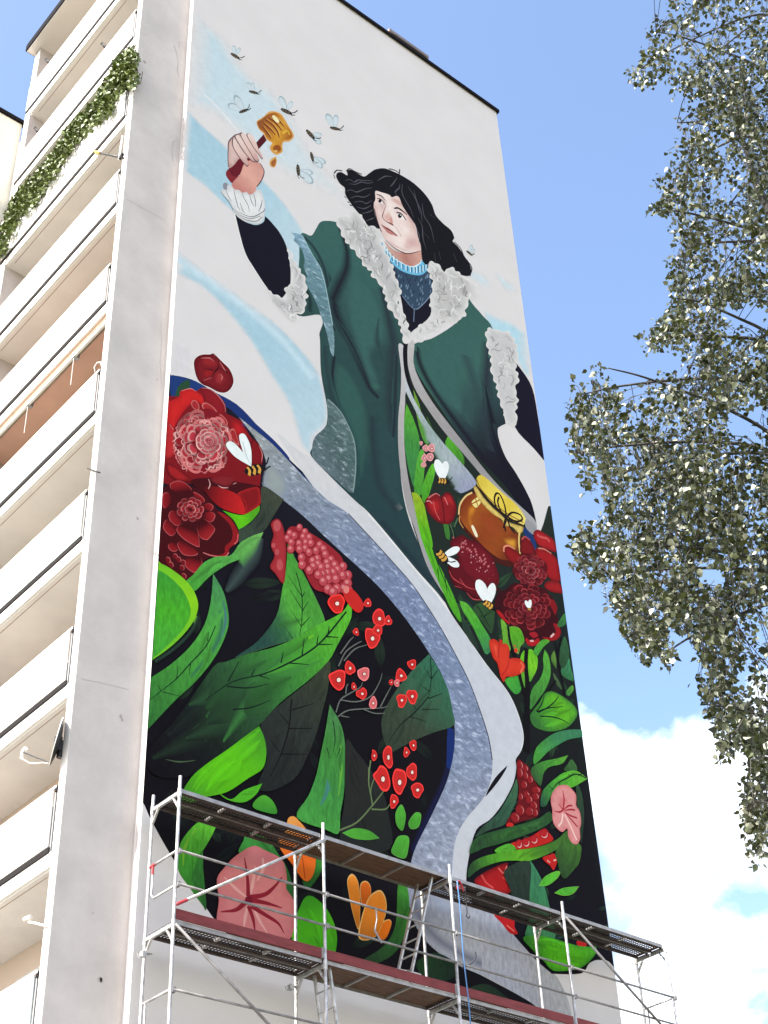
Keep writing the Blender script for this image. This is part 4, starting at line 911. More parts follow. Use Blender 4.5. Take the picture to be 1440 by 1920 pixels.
# wavy pink petal edges
for k in range(46):
    a = mr.uniform(0, 6.28); rr = mr.uniform(0.42, 1.02); cx, cy = 380+55*rr*math.cos(a), 829+62*rr*math.sin(a); tx, ty = -math.sin(a), math.cos(a)
    L = mr.uniform(6, 12); am = mr.uniform(1.5, 3)
    q = [(cx+tx*L*t+math.cos(a)*am*math.sin(t*5+k), cy+ty*L*t+math.sin(a)*am*math.sin(t*5+k)) for t in (-1, -0.6, -0.2, 0.2, 0.6, 1)]
    p.stroke(None, q, mr.uniform(1.5, 2.6), mr.choice([(222,150,148), (232,176,172), (206,112,114)]), taper=(0.4, 1, 0.4))
p.ell(F1, 545, 1130, 150, 145, (198,102,108)); 
bloom(p, 391, 828, 25, 25, 0, [(1.0,9,0.5,0.6),(0.72,7,0.42,0.55),(0.45,5,0.34,0.5)], None, ((186,84,92),(206,128,130)), ((232,178,174),(236,190,184)), 0.18, dark=(150,50,62))
for rr in (3, 6.5, 10):
    q = [(391+rr*math.cos(t), 829+rr*0.95*math.sin(t)) for t in np.linspace(0.5*rr, 0.5*rr+4.6, 8)]
    p.stroke(None, q, 1.3, (150,60,72))
# lower petals
p.fill(F2, [(400,250),(620,220),(900,260),(1240,330),(1180,400),(960,420),(700,400),(520,370)], (66,10,16))
p.fill(F2, [(130,60),(230,90),(400,230),(380,260),(250,250),(150,170)], (160,30,34), edge=(0.08,(100,16,22)))
p.fill(F2, [(545,330),(700,320),(900,390),(980,470),(1015,580),(1000,630),(880,610),(750,560),(640,470)], (160,24,28), grad=((560,340),(1000,600),[(78,12,18),(160,24,28),(196,34,34)]))
p.fill(F2, [(930,390),(1140,320),(1185,400),(1180,520),(1090,590),(1010,632),(1015,540),(990,470)], (128,20,26), edge=(0.06,(164,30,32)))
p.fill(F2, [(620,210),(820,190),(900,260),(830,330),(720,310),(640,270)], (128,34,40), soft=0.04)
for q in ([(710,305),(760,330),(825,330)], [(600,230),(620,290),(600,345)], [(880,290),(915,275)]): p.stroke(F2, q, 1.8, (226,170,170), taper=(0.4,1,0.5))
p.done()
leaf(F2, [(760,585,1),(890,625),(1010,632),(1180,530,1),(1170,600),(1080,710),(945,805,1),(880,690)], [(84,178,20),(96,196,20),(78,160,30)], (820,600), (1100,650), mi=0)
leaf(F2, [(1220,310),(1430,450),(1440,470),(1340,640),(1240,800),(1100,900),(960,960),(940,810),(1060,740),(1180,600),(1190,440)], [(62,68,56),(50,60,52),(58,72,60)], (1300,420), (980,900))
p = Part('flower', 'dark red painted zinnia below the ruffled peony')
p.fill(F2, [(60,400),(170,290),(260,250),(400,310),(520,370),(640,480),(700,580),(830,650),(930,800),(942,900),(900,970),(840,1020),(830,1080),(780,1112),(660,1100),(540,1160),(530,1220),(430,1320),(340,1392),(200,1270),(60,1180),(40,800)], (66,10,16))
p.fill(F2, [(700,600),(830,660),(925,800),(938,900),(895,965),(835,1015),(825,1075),(780,1105),(650,1090),(540,1060),(700,1090),(780,1060),(790,990),(860,920),(870,820),(820,720)], (142,24,30))
p.stroke(F2, [(540,1060),(640,1095),(780,1105),(830,1060)], 1.8, (196,110,110)); p.stroke(F2, [(935,850),(925,930),(890,965)], 1.8, (210,90,90))
for q in ([(165,300),(190,270),(270,250),(360,290),(410,360),(300,390),(190,350)], [(240,800),(300,740),(400,740),(480,820),(500,960),(490,1000),(400,960),(300,890)], [(490,720),(560,690),(650,760),(675,810),(620,890),(580,920),(510,890),(480,800)], [(530,640),(620,600),(680,640),(640,715),(560,690)], [(520,540),(600,505),(658,540),(620,590)], [(150,640),(190,590),(270,610),(300,700),(250,760),(180,720)], [(90,760),(130,690),(220,760),(235,830),(180,875),(110,820)], [(250,960),(330,930),(440,1010),(480,1080),(390,1100),(300,1070)], [(320,1180),(400,1110),(500,1110),(530,1190),(470,1280),(400,1270)], [(90,400),(150,390),(180,470),(120,560),(80,520)], [(160,960),(230,960),(255,1030),(200,1050),(150,1010)], [(430,380),(520,420),(560,480),(500,500)]):
    cx = sum(a for a, b in q)/len(q); cy = sum(b for a, b in q)/len(q)
    dx, dy = cx-395, cy-580; dl = math.hypot(dx, dy)+1; p.fill(F2, q, (178,76,80)); p.fill(F2, [(cx+(a-cx)*0.95-dx/dl*7, cy+(b-cy)*0.95-dy/dl*7) for a, b in q], (132,20,28), grad=((cx-dx/dl*70,cy-dy/dl*70),(cx+dx/dl*60,cy+dy/dl*60),[(64,8,14),(128,20,28),(150,30,36)]))
bloom(p, 290+395/6, 860+575/6, 26, 24, 0, [(1.0,9,0.5,0.5),(0.7,8,0.42,0.42),(0.42,6,0.36,0.36)], (84,12,18), ((128,22,30),(156,40,46)), ((190,90,96),(214,130,130)), 0.2)
for k in range(16):
    x, y = mr.uniform(90, 330), mr.uniform(1080, 1330)
    if y > 1130+(x-60)*0.85: continue
    p.ell(F2, x, y, 26, 34, (176,84,88), rot=-30, n=7); p.ell(F2, x-5, y+4, 22, 30, (112,16,24), rot=-30, n=7)
p.done()
p = Part('bud', 'dark red painted flower bud above the peony')
p.fill(F1, [(372,260),(395,185),(465,145),(560,140),(600,128),(640,165),(705,225),(785,305),(825,395),(832,470),(795,545),(735,585),(650,575),(560,525),(470,485),(405,400)], (236,232,232))
p.fill(F1, [(380,260),(400,190),(470,150),(560,147),(600,135),(640,170),(700,230),(780,310),(820,400),(825,470),(790,540),(730,578),(650,568),(560,520),(470,480),(410,400)], (122,24,32), edge=(0.12,(92,14,22)))
p.fill(F1, [(470,180),(560,170),(640,230),(650,290),(560,300),(470,260)], (150,36,40), soft=0.06); p.fill(F1, [(620,340),(700,350),(740,430),(690,500),(610,450)], (156,48,52), soft=0.06); p.fill(F1, [(490,320),(600,315),(620,360),(560,410),(490,400)], (150,28,32), soft=0.04)
for q in ([(650,220),(660,290),(620,340),(580,400)], [(660,300),(740,340),(790,370)], [(500,310),(580,320),(620,340)]): p.stroke(F1, q, 2, (50,8,14), taper=(0.3,1,0.3))
for q in ([(460,190),(560,190),(610,230)], [(670,230),(720,310),(740,340)], [(490,440),(580,410)], [(690,440),(700,400),(680,370)], [(620,170),(600,140)]): p.stroke(F1, q, 1.8, (206,120,122), taper=(0.3,1,0.3))
p.done()

# ---- left leaves
dark_foliage([(300,1100),(420,1060),(520,1000),(640,1080),(730,1170),(800,1260),(830,1340),(840,1420),(800,1520),(760,1620),(760,1720),(700,1790),(560,1780),(430,1730),(300,1540),(280,1400)], 70, [(26,32,30),(30,40,34),(24,28,30),(34,46,38)], 30, 90)
leaf(F2, [(1220,830,1),(1150,960),(1000,1110),(820,1190),(650,1300),(560,1380),(430,1500),(340,1400),(430,1310),(540,1180),(680,1110),(850,1090),(960,950),(1100,870)], [(110,176,90),(84,164,74),(70,156,56)], (1200,840), (400,1430), rimcol=(120,150,100), label='light green painted leaf under the dark red zinnia')
p = Part('leaf', 'dark grey-green painted leaf blade in the shadows')
p.stroke(F2, [(1200,900),(1130,1080),(1000,1240),(880,1400),(800,1500)], 26, (58,74,74), soft=True, taper=(0.3,1,0.9,0.3)); p.done()
p = Part('leaf', 'round bright green painted leaf at the wall corner')
p.fill(G5, [(60,40),(140,60),(220,105),(310,180),(362,260),(378,350),(330,460),(220,580),(90,675),(40,690)], (118,196,36), grad=((200,80),(300,500),[(110,190,40),(136,206,30),(110,190,40)]))
p.fill(G5, [(60,100),(130,105),(200,150),(275,225),(315,300),(330,380),(290,470),(200,570),(95,660),(40,680)], (66,160,46), mi=3, grad=((120,120),(200,600),[(58,150,50),(72,168,40),(70,164,56)]))
p.stroke(G5, [(375,400),(330,500),(220,610),(100,690)], 7, (40,66,52), soft=True)
p.done()
leaf(G5, [(475,125,1),(540,240),(572,370),(570,470),(530,580),(460,700),(350,830),(230,940),(60,1120),(30,1150),(40,820),(80,790),(200,710),(330,590),(420,450),(460,300)], [(70,140,84),(76,160,64),(64,140,56),(50,112,52)], (480,160), (100,1080), veins=[[(490,460),(430,590),(330,700),(240,800),(140,880),(70,935)],[(330,700),(320,780)],[(140,880),(120,840)],[(150,885),(270,915)],[(440,560),(445,500)],[(240,800),(250,720)]],
     spots=[([(520,360),(530,480),(470,620),(330,790)], 14, (52,110,84)), ([(540,300),(555,420),(530,540)], 8, (70,110,130))], label='long curved green painted leaf at the left')
leaf(G5, [(955,-85,1),(1000,20),(1060,130),(1130,270),(1180,380),(1197,440,1),(1100,480),(990,545),(850,590),(690,640),(620,660),(760,560),(880,400),(920,220),(945,80)], [(40,74,66),(52,104,66),(84,168,60),(72,150,56)], (800,480), (1120,400), veins=[[(1010,120),(1045,260),(1045,420),(1030,530)],[(1045,270),(960,140)],[(1045,280),(1065,240)],[(1045,350),(970,230)],[(1045,370),(1090,300)],[(1045,470),(970,350)],[(1045,460),(1100,400)],[(1000,560),(930,460)]], label='pointed green painted leaf before the pink berry cone', rimcol=(96,120,90))
leaf(G5, [(1222,680),(1215,850),(1180,1000),(1140,1150),(1080,1300),(1000,1440),(850,1520),(760,1500),(800,1380),(820,1290),(780,1100),(900,970),(1100,810)], [(58,66,50),(44,50,46),(36,40,40)], (1200,720), (850,1450), veins=[[(980,930),(960,1120),(910,1290),(840,1430)],[(960,1120),(1110,1120)],[(985,1000),(1120,960)],[(915,1285),(1080,1285)],[(960,1090),(900,1020)],[(900,1270),(840,1190)]], vcol=(18,18,20), vw=2.2, label='dark olive painted leaf in the shadows')
leaf(G5, [(1357,283,1),(1366,370),(1350,440),(1270,590),(1220,680),(1100,800),(900,960),(760,1110),(600,1240),(400,1390),(250,1440),(100,1420),(40,1330),(60,1250),(200,1100),(330,930),(480,720),(560,690),(700,640),(860,600),(1000,540),(1120,470),(1260,400),(1320,355)], [(17,14,21),(24,30,29),(44,82,50),(60,130,56),(78,164,48),(92,184,48)], (130,1330), (1330,340),
     veins=[[(1330,370),(1200,530),(1100,620),(960,700),(800,770),(600,820),(420,940)],[(960,700),(1090,710)],[(910,700),(925,630)],[(720,780),(745,735)],[(560,850),(700,860),(830,835)],[(1150,580),(1240,580)],[(1140,580),(1150,520)],[(1200,530),(1280,535)],[(1045,650),(1060,540)],[(570,820),(640,690)],[(600,1000),(720,985),(840,940)],[(770,780),(840,805)],[(1215,510),(1220,460)]], vw=2.2,
     spots=[([(820,765),(620,820),(420,930),(300,1000)], 20, (22,34,36)), ([(400,970),(560,960),(700,900)], 16, (52,110,84)), ([(250,1180),(420,1110),(600,1110)], 16, (52,96,50)), ([(330,930),(260,1020),(160,1150)], 22, (24,34,34)), ([(1180,740),(1020,880),(860,1000)], 12, (62,130,110)), ([(960,590),(1060,560),(1120,520)], 12, (110,196,40)), ([(200,1210),(300,1130),(360,1110)], 3, (92,120,84)), ([(170,1320),(260,1335),(360,1325)], 3, (92,120,84))], label='broad bright green painted leaf pointing right, largest of the leaves')
leaf(G5, [(770,1105,1),(805,1190),(815,1290),(790,1380),(700,1440),(560,1530),(400,1570),(250,1650),(250,1580),(330,1440),(430,1350),(560,1260),(680,1170)], [(70,150,40),(92,190,24),(90,186,24),(60,130,40)], (780,1130), (280,1600), spots=[([(620,1270),(520,1350),(380,1450)], 12, (32,60,30))], label='yellow-green painted leaf above the scaffold', mi=0)
leaf(B3, [(410,1085,1),(470,1190),(495,1300),(495,1440),(490,1580),(470,1700),(460,1810),(390,1790),(225,1720),(290,1600),(335,1480),(360,1360),(385,1240)], [(72,128,76),(66,136,60),(64,140,66),(74,160,70)], (420,1100), (360,1780), veins=[[(430,1180),(440,1280),(430,1350)],[(395,1330),(410,1390)],[(470,1330),(450,1380)]], spots=[([(380,1480),(400,1560),(360,1650)], 14, (70,130,130)), ([(470,1300),(475,1450),(460,1600)], 8, (104,176,60))], label='tall pointed green painted leaf above the orange tulip')
leaf(B3, [(500,1290),(560,1350),(630,1440),(700,1560),(740,1700),(745,1900),(480,1900),(495,1600)], [(40,42,40),(36,40,38)], (520,1320), (700,1850), mi=0)
leaf(B3, [(972,800,1),(1030,890),(1080,1000),(1105,1120),(1112,1200),(1000,1240),(880,1290),(770,1350,1),(730,1310),(705,1210),(720,1120),(790,1000),(880,890)], [(52,108,84),(54,96,72),(58,70,56),(50,62,50)], (1000,830), (760,1330), veins=[[(980,820),(985,940),(970,1040)],[(985,940),(945,870)],[(985,940),(1020,890)],[(970,1040),(900,1120),(810,1200),(740,1300)],[(970,1050),(1050,1020)],[(900,1110),(880,1080)],[(930,1110),(1030,1110)],[(860,1150),(960,1180)],[(975,1010),(920,970)]], vcol=(20,30,28), label='teal and olive painted leaf beside the marbled ribbon')
p = Part('berry_cone', 'pink and red painted berry cone in the left garden')
p.fill(B3, [(80,70),(115,40),(145,75),(165,170),(165,290),(152,405),(105,350),(75,310),(100,250),(80,190),(95,130)], (166,46,54), edge=(0.06,(140,32,40)))
for x, y, rx, ry in ((115,80,30,40),(95,190,16,18),(115,228,18,22),(130,300,26,40)): p.ell(B3, x, y, rx*0.7, ry*0.8, (186,80,86))
p.fill(B3, [(160,140),(190,85),(260,98),(350,150),(420,200),(480,260),(500,330),(525,350),(512,420),(440,462),(370,452),(320,430),(270,340),(235,240),(180,190)], (150,36,46))
bp = []
for k in range(400):
    x, y = mr.uniform(170, 520), mr.uniform(90, 460); d = (x-160)*0.62-(y-120)*0.78   # along the slanted cone
    if abs((y-130)-(x-170)*0.88) > 105: continue
    if all(math.hypot(x-a, y-b) > 26 for a, b in bp): bp.append((x, y))
bp.sort(key=lambda q: q[1])
for x, y in bp:
    r = 20+9*((y-90)/370); p.ell(B3, x, y, r*0.95, r*1.12, (130,30,42), n=8); p.ell(B3, x-1, y-3, r*0.84, r*0.98, (186,70,80), n=8); p.ell(B3, x-4, y-8, r*0.4, r*0.42, (214,128,132), n=7)
p.fill(B3, [(490,430),(540,440),(590,500),(598,545),(570,570),(530,540),(490,480)], (200,40,36)); p.ell(B3, 503, 440, 16, 22, (224,130,124))
berry(p, B3, 448, 516, 46, 54, -20, (204,38,34))
p.done()
p = Part('stem', 'thin grey-green painted twigs carrying the red blossoms')
for q in ([(455,1155),(510,1120),(600,1110),(700,1105),(735,1095)], [(445,1130),(470,1060),(520,1025),(580,990),(595,960)], [(470,1060),(560,1070),(640,1040),(690,960),(705,910)], [(460,870),(500,790),(560,745),(590,730)], [(490,840),(550,775),(620,750)], [(500,1025),(505,985),(515,970)], [(695,1100),(720,1050),(755,985)], [(600,1112),(660,1135),(720,1135)], [(475,1150),(520,1158)], [(470,800),(520,730),(545,705)]):
    p.stroke(B3, q, 2.0, (104,108,104), taper=(1,0.9,0.5))
p.done(); p = Part('stem', 'green painted stalk of the lower red blossoms')
for q in ([(460,355),(560,310),(640,225),(700,150),(715,130)], [(650,210),(640,130),(660,60)], [(630,0),(630,100),(650,200)], [(645,235),(720,235),(750,205)], [(640,-40),(632,20),(632,60)]): p.stroke(B4, q, 2.4, (104,124,84), taper=(1,0.9,0.5))
p.done()
RED = (204,42,40)
for fr, L in ((B3, [(628,512,22,24,0),(692,598,36,50,-10),(744,612,20,27,0),(563,675,16,22,-20),(648,712,40,58,-10),(680,668,28,32,0),(523,880,28,42,-20),(457,945,46,60,0),(602,912,33,40,1),(546,985,14,22,-10),(591,1024,30,32,0),(653,1077,22,36,1),(876,857,24,30,0),(814,920,32,36,-20),(760,958,12,17,0),(791,962,16,21,1),(818,1058,28,38,0),(876,1036,30,40,-10),(884,1312,20,30,0),(845,1352,17,28,0),(660,1372,16,32,0),(738,1380,28,66,-5)]),
              (B4, [(706,62,42,74,-15),(800,80,40,74,0),(876,22,30,50,0),(906,122,36,42,0),(770,190,24,40,0)])):
    for x, y, rx, ry, rot in L:
        q = Part('blossom', 'small red painted blossom with a white centre'); pink = rot == 1
        berry(q, fr, x, y, rx, ry, 0 if pink else rot, (214,104,108) if pink else RED, wob=0.2); q.done()
for q, g0, g1 in (([(480,368,1),(550,342),(630,355),(690,398,1),(620,408),(540,398)], (480,370), (690,395)), ([(780,255),(812,208),(836,262),(830,322),(815,356),(785,320)], (810,215), (815,350)), ([(858,305),(895,252),(928,262),(915,330),(872,342)], (900,255), (880,340)), ([(800,385),(852,390),(852,455),(830,512),(758,480),(775,420)], (830,390), (800,510))):
    leaf(B4, q, [(84,176,60),(70,150,50)], g0, g1, rimcol=(110,180,90), mi=0)
# lower left, behind the scaffold
leaf(G6, [(320,388),(405,408,1),(370,480),(300,600),(290,680),(335,760),(350,850,1),(270,740),(205,640),(212,520),(250,450)], [(96,184,50),(66,150,50),(50,120,46)], (330,400), (300,800), spots=[([(300,420),(240,520),(230,620)], 8, (120,180,50))], label='green painted leaf behind the left scaffold bay')
leaf(G6, [(300,600),(330,540),(335,640),(350,850),(310,760),(275,690)], [(54,124,50),(44,96,46)], (310,580), (330,820))
leaf(G6, [(378,212,1),(430,255),(480,275),(540,230),(637,194,1),(605,250),(540,292),(450,275)], [(84,176,40),(80,180,40)], (390,220), (620,200), mi=0)
leaf(G6, [(598,285),(645,254),(695,290),(712,350),(640,340),(590,318)], [(80,170,50),(60,140,50)], (640,260), (650,340), mi=0)
leaf(G6, [(560,450),(660,480),(720,560),(770,640),(800,760),(780,800),(740,700),(660,590),(520,560),(540,490)], [(62,144,60),(50,110,50),(44,96,50)], (570,460), (780,780))
leaf(G6, [(960,560),(950,640),(900,720),(870,740),(850,680),(900,600)], [(60,140,50),(40,90,44)], (950,570), (870,730))
leaf(G6, [(790,1000),(830,840),(880,775),(960,830),(1010,920),(1025,1010),(1000,1095),(900,1080)], [(60,150,36),(78,178,30),(66,156,30)], (850,800), (960,1080), label='bright green painted leaf between the pink flower and orange tulip', mi=0)
leaf(B4, [(800,650),(850,670),(862,800),(840,930),(770,1050),(640,1112),(590,1090),(720,1000),(785,880)], [(66,140,50),(48,100,46),(40,64,42)], (830,680), (640,1090))
leaf(B4, [(900,1100),(1000,1040),(1100,1080),(1140,1150),(1060,1200),(960,1190)], [(36,66,40),(30,48,36)], (950,1050), (1080,1180)); leaf(B4, [(1180,1260),(1290,1215),(1400,1280),(1440,1340),(1300,1360)], [(40,62,44),(30,44,36)], (1200,1240), (1400,1330))
p = Part('flower', 'large pink painted flower with dark red veins behind the scaffold')
p.fill(G6, [(590,518),(650,540),(740,590),(765,680),(762,740),(800,800),(806,900),(770,1012),(640,988),(500,950),(405,915),(412,800),(402,690),(450,620),(505,565)], (212,128,130), edge=(0.10,(198,110,114)))
for q in ([(600,620),(590,700),(575,770)], [(440,680),(500,740),(550,780)], [(610,700),(640,640),(640,580)], [(540,950),(550,880),(560,830)], [(670,980),(620,900),(590,830)]): p.stroke(G6, q, 9, (232,176,172), soft=True, taper=(0.3,1,0.6))
for q in ([(545,580),(560,680),(565,780)], [(575,785),(650,770),(700,730),(740,680)], [(585,800),(660,815),(740,840)], [(580,830),(660,880),(720,920),(750,970)], [(565,830),(590,900),(600,975)], [(550,810),(500,850),(420,860)]): p.stroke(G6, q, 6.5, (142,36,52), taper=(0.25,0.8,1.2) if q[0][1] < 600 else (1.2,0.9,0.25))
p.ell(G6, 567, 800, 20, 22, (120,26,44))
p.done()
p = Part('flower', 'orange painted tulip between the scaffold guard rails')
OG = (232,136,44)
for q, c in (([(1150,720),(1180,697),(1205,730),(1200,790),(1160,830)], (220,104,30)), ([(1083,690),(1108,660),(1138,700),(1150,800),(1142,950),(1110,860),(1088,750)], OG), ([(1245,930),(1290,897),(1312,910),(1300,960),(1275,1000),(1240,990)], (230,116,28)), ([(1215,760),(1258,746),(1285,800),(1280,880),(1235,980),(1180,1006),(1140,985),(1158,880),(1188,795)], OG)):
    p.fill(G6, q, (236,184,110)); cx = sum(a for a, b in q)/len(q); cy = sum(b for a, b in q)/len(q)
    p.fill(G6, [(cx+(a-cx)*0.93+1, cy+(b-cy)*0.95+3) for a, b in q], c, grad=((cx,cy-90),(cx,cy+110),[tuple(min(255,v*1.06) for v in c),c,tuple(v*0.82 for v in c)]))
p.done()
p = Part('flower', 'orange painted tulip half hidden by the upper scaffold deck')
p.fill(G6, [(770,378),(800,364),(832,392),(870,440),(912,540),(910,640),(882,696),(845,690),(790,610),(735,540),(722,480),(760,440)], (228,104,30), grad=((770,400),(880,690),[(236,160,80),(230,104,28),(226,110,36)]))
p.stroke(G6, [(800,480),(840,560),(860,690)], 3, (150,50,20), soft=True)
p.done()

# ---- figure: hand, dipper, cuff
p = Part('honey_dipper', 'painted honey dipper dripping golden honey')
p.fill(F3, [(505,430,1),(540,500,1),(440,610,1),(410,540,1)], (84,24,34), smooth=0)
p.fill(F3, [(425,290),(470,255),(520,220),(560,180),(620,170),(700,200),(750,270),(790,340),(835,410),(845,460),(800,510),(730,520),(718,570),(720,620),(690,650),(640,662),(590,620),(575,570),(600,530),(540,490),(500,420),(450,370)], (214,160,90))
p.fill(F3, [(435,295),(480,265),(540,215),(620,185),(690,215),(740,285),(780,350),(820,420),(825,460),(790,490),(725,500),(700,560),(705,610),(670,640),(620,630),(590,590),(615,530),(545,475),(510,410),(460,365)], (172,104,36), grad=((470,260),(780,520),[(140,80,44),(170,100,36),(212,154,52),(160,92,34)]))
for q in ([(520,260),(600,320),(660,400),(680,470)], [(500,300),(570,360),(640,440)], [(560,240),(640,300),(710,390)], [(490,340),(550,420),(590,480)], [(600,215),(680,280),(740,350)]): p.stroke(F3, q, 3.6, (112,56,26), taper=(0.5,1,0.4)); p.stroke(F3, [(a+14, b-6) for a, b in q], 1.6, (224,176,100), taper=(0.4,1,0.3))
p.fill(F3, [(600,230),(630,222),(680,280),(670,300),(640,290)], (240,228,180)); p.stroke(F3, [(720,420),(770,390),(800,440)], 4, (226,184,60), soft=True)
p.ell(F3, 655, 590, 44, 40, (150,80,30)); p.ell(F3, 640, 620, 24, 12, (220,176,110))
p.fill(F3, [(645,680,1),(655,730),(640,790),(610,805),(575,780),(575,740),(600,700)], (214,168,96)); p.fill(F3, [(640,700,1),(645,735),(630,785),(605,790),(590,765),(595,735)], (164,96,50))
p.fill(F3, [(160,985),(110,940),(80,880),(100,830),(160,800),(220,770),(290,700),(360,640),(420,700),(300,800),(240,860),(210,930)], (118,30,42), grad=((100,850),(400,680),[(130,40,50),(90,20,32)]))
p.fill(F3, [(115,800),(240,700),(420,640),(400,760),(250,880),(160,900)], (104,26,38))
p.done()
SK = (226,196,188)
p = Part('hand', 'painted hand gripping the dipper')
p.fill(F3, [(150,985),(240,880),(290,760),(380,720),(470,760),(512,850),(480,950),(430,1020),(390,1110),(270,1100),(170,1050)], (214,158,146), grad=((250,1050),(470,800),[(196,130,122),(222,168,154),(206,150,140)]))
p.fill(F3, [(105,600),(110,520),(150,470),(190,440),(260,420),(310,440),(360,430),(400,500),(430,570),(420,650),(330,700),(240,700),(170,780),(110,800)], (214,184,178), edge=(0.06,(190,150,146)))
for q in ([(150,500),(170,480),(240,590),(300,680),(335,760),(325,795),(290,770),(220,680),(160,580)], [(175,455),(215,440),(300,540),(360,640),(400,730),(440,745),(380,740),(330,690),(260,600)], [(235,425),(280,420),(360,530),(400,610),(450,700),(440,745),(400,720),(340,620),(280,520)], [(310,435),(360,430),(410,510),(450,610),(495,700),(480,708),(430,640),(370,550)]):
    p.fill(F3, q, (96,70,76)); cx = sum(a for a, b in q)/len(q); cy = sum(b for a, b in q)/len(q)
    p.fill(F3, [(cx+(a-cx)*0.93+4, cy+(b-cy)*0.95-5) for a, b in q], SK, grad=((cx-90,cy-110),(cx+80,cy+130),[(230,204,198),(222,190,182),(196,156,152)]))
p.stroke(F3, [(105,620),(112,520),(150,470),(190,440),(260,418)], 1.3, (90,70,76)); p.stroke(F3, [(470,760),(512,850),(480,950),(430,1020)], 1.3, (90,60,64)); p.stroke(F3, [(108,800),(104,700),(105,610)], 1.2, (110,84,90))
p.done()
p = Part('cuff', 'white ruffled painted cuff below the hand')
p.fill(F3, [(50,990),(80,975),(110,1000),(150,1070),(60,1050)], (140,140,154))
p.fill(F3, [(20,1080),(45,1052),(90,1055),(100,1000),(145,1010),(175,1050),(230,1060),(265,1090),(310,1080),(345,1110),(390,1095),(430,1055),(470,1060),(500,1120),(520,1200),(520,1290),(500,1390),(450,1440),(340,1420),(240,1380),(180,1320),(150,1240),(90,1150)], (226,226,228), edge=(0.06,(206,206,210)))
for q in ([(80,1060),(110,1130),(140,1180)], [(170,1055),(185,1130),(215,1240),(240,1290)], [(265,1095),(280,1140),(330,1230),(345,1300)], [(345,1110),(370,1190),(395,1240)], [(390,1100),(410,1170),(415,1250)], [(490,1170),(475,1240),(450,1300)], [(150,1260),(250,1320),(380,1360),(500,1300),(520,1265)], [(170,1290),(260,1350),(370,1380),(470,1350)], [(200,1330),(300,1390),(420,1410),(490,1360)], [(240,1200),(270,1290),(300,1320)], [(25,1075),(60,1130),(120,1200),(160,1290)]): p.stroke(F3, q, 1.5, (130,130,136), taper=(0.5,1,0.5))
p.done()
def fur(fr, pts, label, n, col=(196,194,196), bump=(1.3, 17), cover=None):
    p = Part('fur_trim', label)
    p.fill(fr, pts, (232,230,230), bump=(bump[0]+1.2, bump[1]))
    p.fill(fr, pts, col, bump=bump, edge=(0.10,(216,214,214)))
    P = np.array([q[:2] for q in fr(pts)]); x0, y0 = P.min(0); x1, y1 = P.max(0); k = 0; t = 0
    while k < n and t < n*30:
        t += 1; x, y = mr.uniform(x0, x1), mr.uniform(y0, y1)
        if not inside(np.array([[x, y]]), P)[0] or edge_dist(np.array([[x, y]]), P)[0] < 4: continue
        a = mr.uniform(0, 6.28) if mr.random() < 0.4 else mr.uniform(0.6, 1.6); L = mr.uniform(5, 12); c, s = math.cos(a), math.sin(a); am = mr.uniform(1.2, 2.6)
        q = [(x+c*L*u-s*am*math.sin(u*4), y+s*L*u+c*am*math.sin(u*4)) for u in (-1, -0.5, 0, 0.5, 1)]
        if inside(np.array(q), P).all():
            p.stroke(None, q, mr.uniform(1.2, 3.2), mr.choice([(166,163,164), (176,173,174), (216,215,216), (226,225,226), (146,142,144)]), taper=(0.3, 1, 0.3)); k += 1
    p.done()
fur(F5, [(510,850),(560,870),(610,900),(690,930),(710,900),(690,850),(720,800),(760,790),(770,700),(740,560),(720,430),(760,520),(800,600),(850,680),(890,760),(895,860),(905,900),(885,950),(885,1020),(840,1070),(800,1080),(810,1140),(770,1150),(700,1100),(620,1020),(570,960),(545,900)], 'white painted fur cuff of the raised sleeve', 26, (190,188,190))

# ---- sweater, neck, face, hair
p = Part('sweater', 'dark blue painted knitted sweater with a light blue collar')
p.fill(F4, [(480,820),(560,960),(700,1080),(850,1110),(960,1060),(1010,1180),(960,1330),(960,1500),(800,1640),(720,1680),(690,1400),(620,1120),(540,960)], (22,20,34))
p.fill(F4, [(560,960),(700,1060),(850,1110),(930,1080),(985,1180),(970,1300),(890,1380),(805,1440),(700,1330),(640,1180),(610,1040)], (52,72,94))
for k in range(85):
    x, y = mr.uniform(620, 980), mr.uniform(1080, 1400)
    if y > 1440-abs(x-805)*0.75 or y < 1100-abs(x-850)*0.1: continue
    p.stroke(F4, [(x,y),(x+5,y+14),(x-2,y+28)], 1.2, mr.choice([(120,146,170),(96,120,146),(34,46,66)]))
p.stroke(F4, [(690,1310),(805,1438),(890,1390),(975,1290)], 1.4, (110,130,156)); p.stroke(F4, [(805,1440),(800,1560)], 1.2, (110,130,156))
p.fill(F4, [(490,790),(530,860),(600,940),(700,1000),(800,1030),(880,970,1),(915,990),(940,1060,1),(870,1110),(760,1100),(650,1050),(560,960),(500,860)], (110,182,220))
for k in range(26):
    t = 0.1+0.9*k/25; x = 505+t*420; yb = 800+270*math.sin(min(1, t*1.25)*1.45)*0.98
    a = [(505,805),(560,895),(650,985),(760,1040),(850,1045),(925,1010)]; c = cr_open(a, 8); i = int(t*(len(c)-1)); x, y = c[i]
    p.stroke(F4, [(x-6+18*t,y-20),(x+4+6*t,y+42)], 1.3, (40,86,120) if k % 2 else (214,236,244))
p.stroke(F4, [(530,860),(600,940),(700,1000),(800,1030),(870,985)], 1.6, (220,240,246))
p.done()
p = Part('face', 'painted face with dark eyes looking toward the dipper')
p.fill(F4, [(520,780),(600,860),(720,900),(870,870),(870,970),(830,1010),(770,1025),(680,985),(580,900)], (196,150,140), grad=((560,860),(850,960),[(206,168,158),(176,122,112),(206,158,146)]))
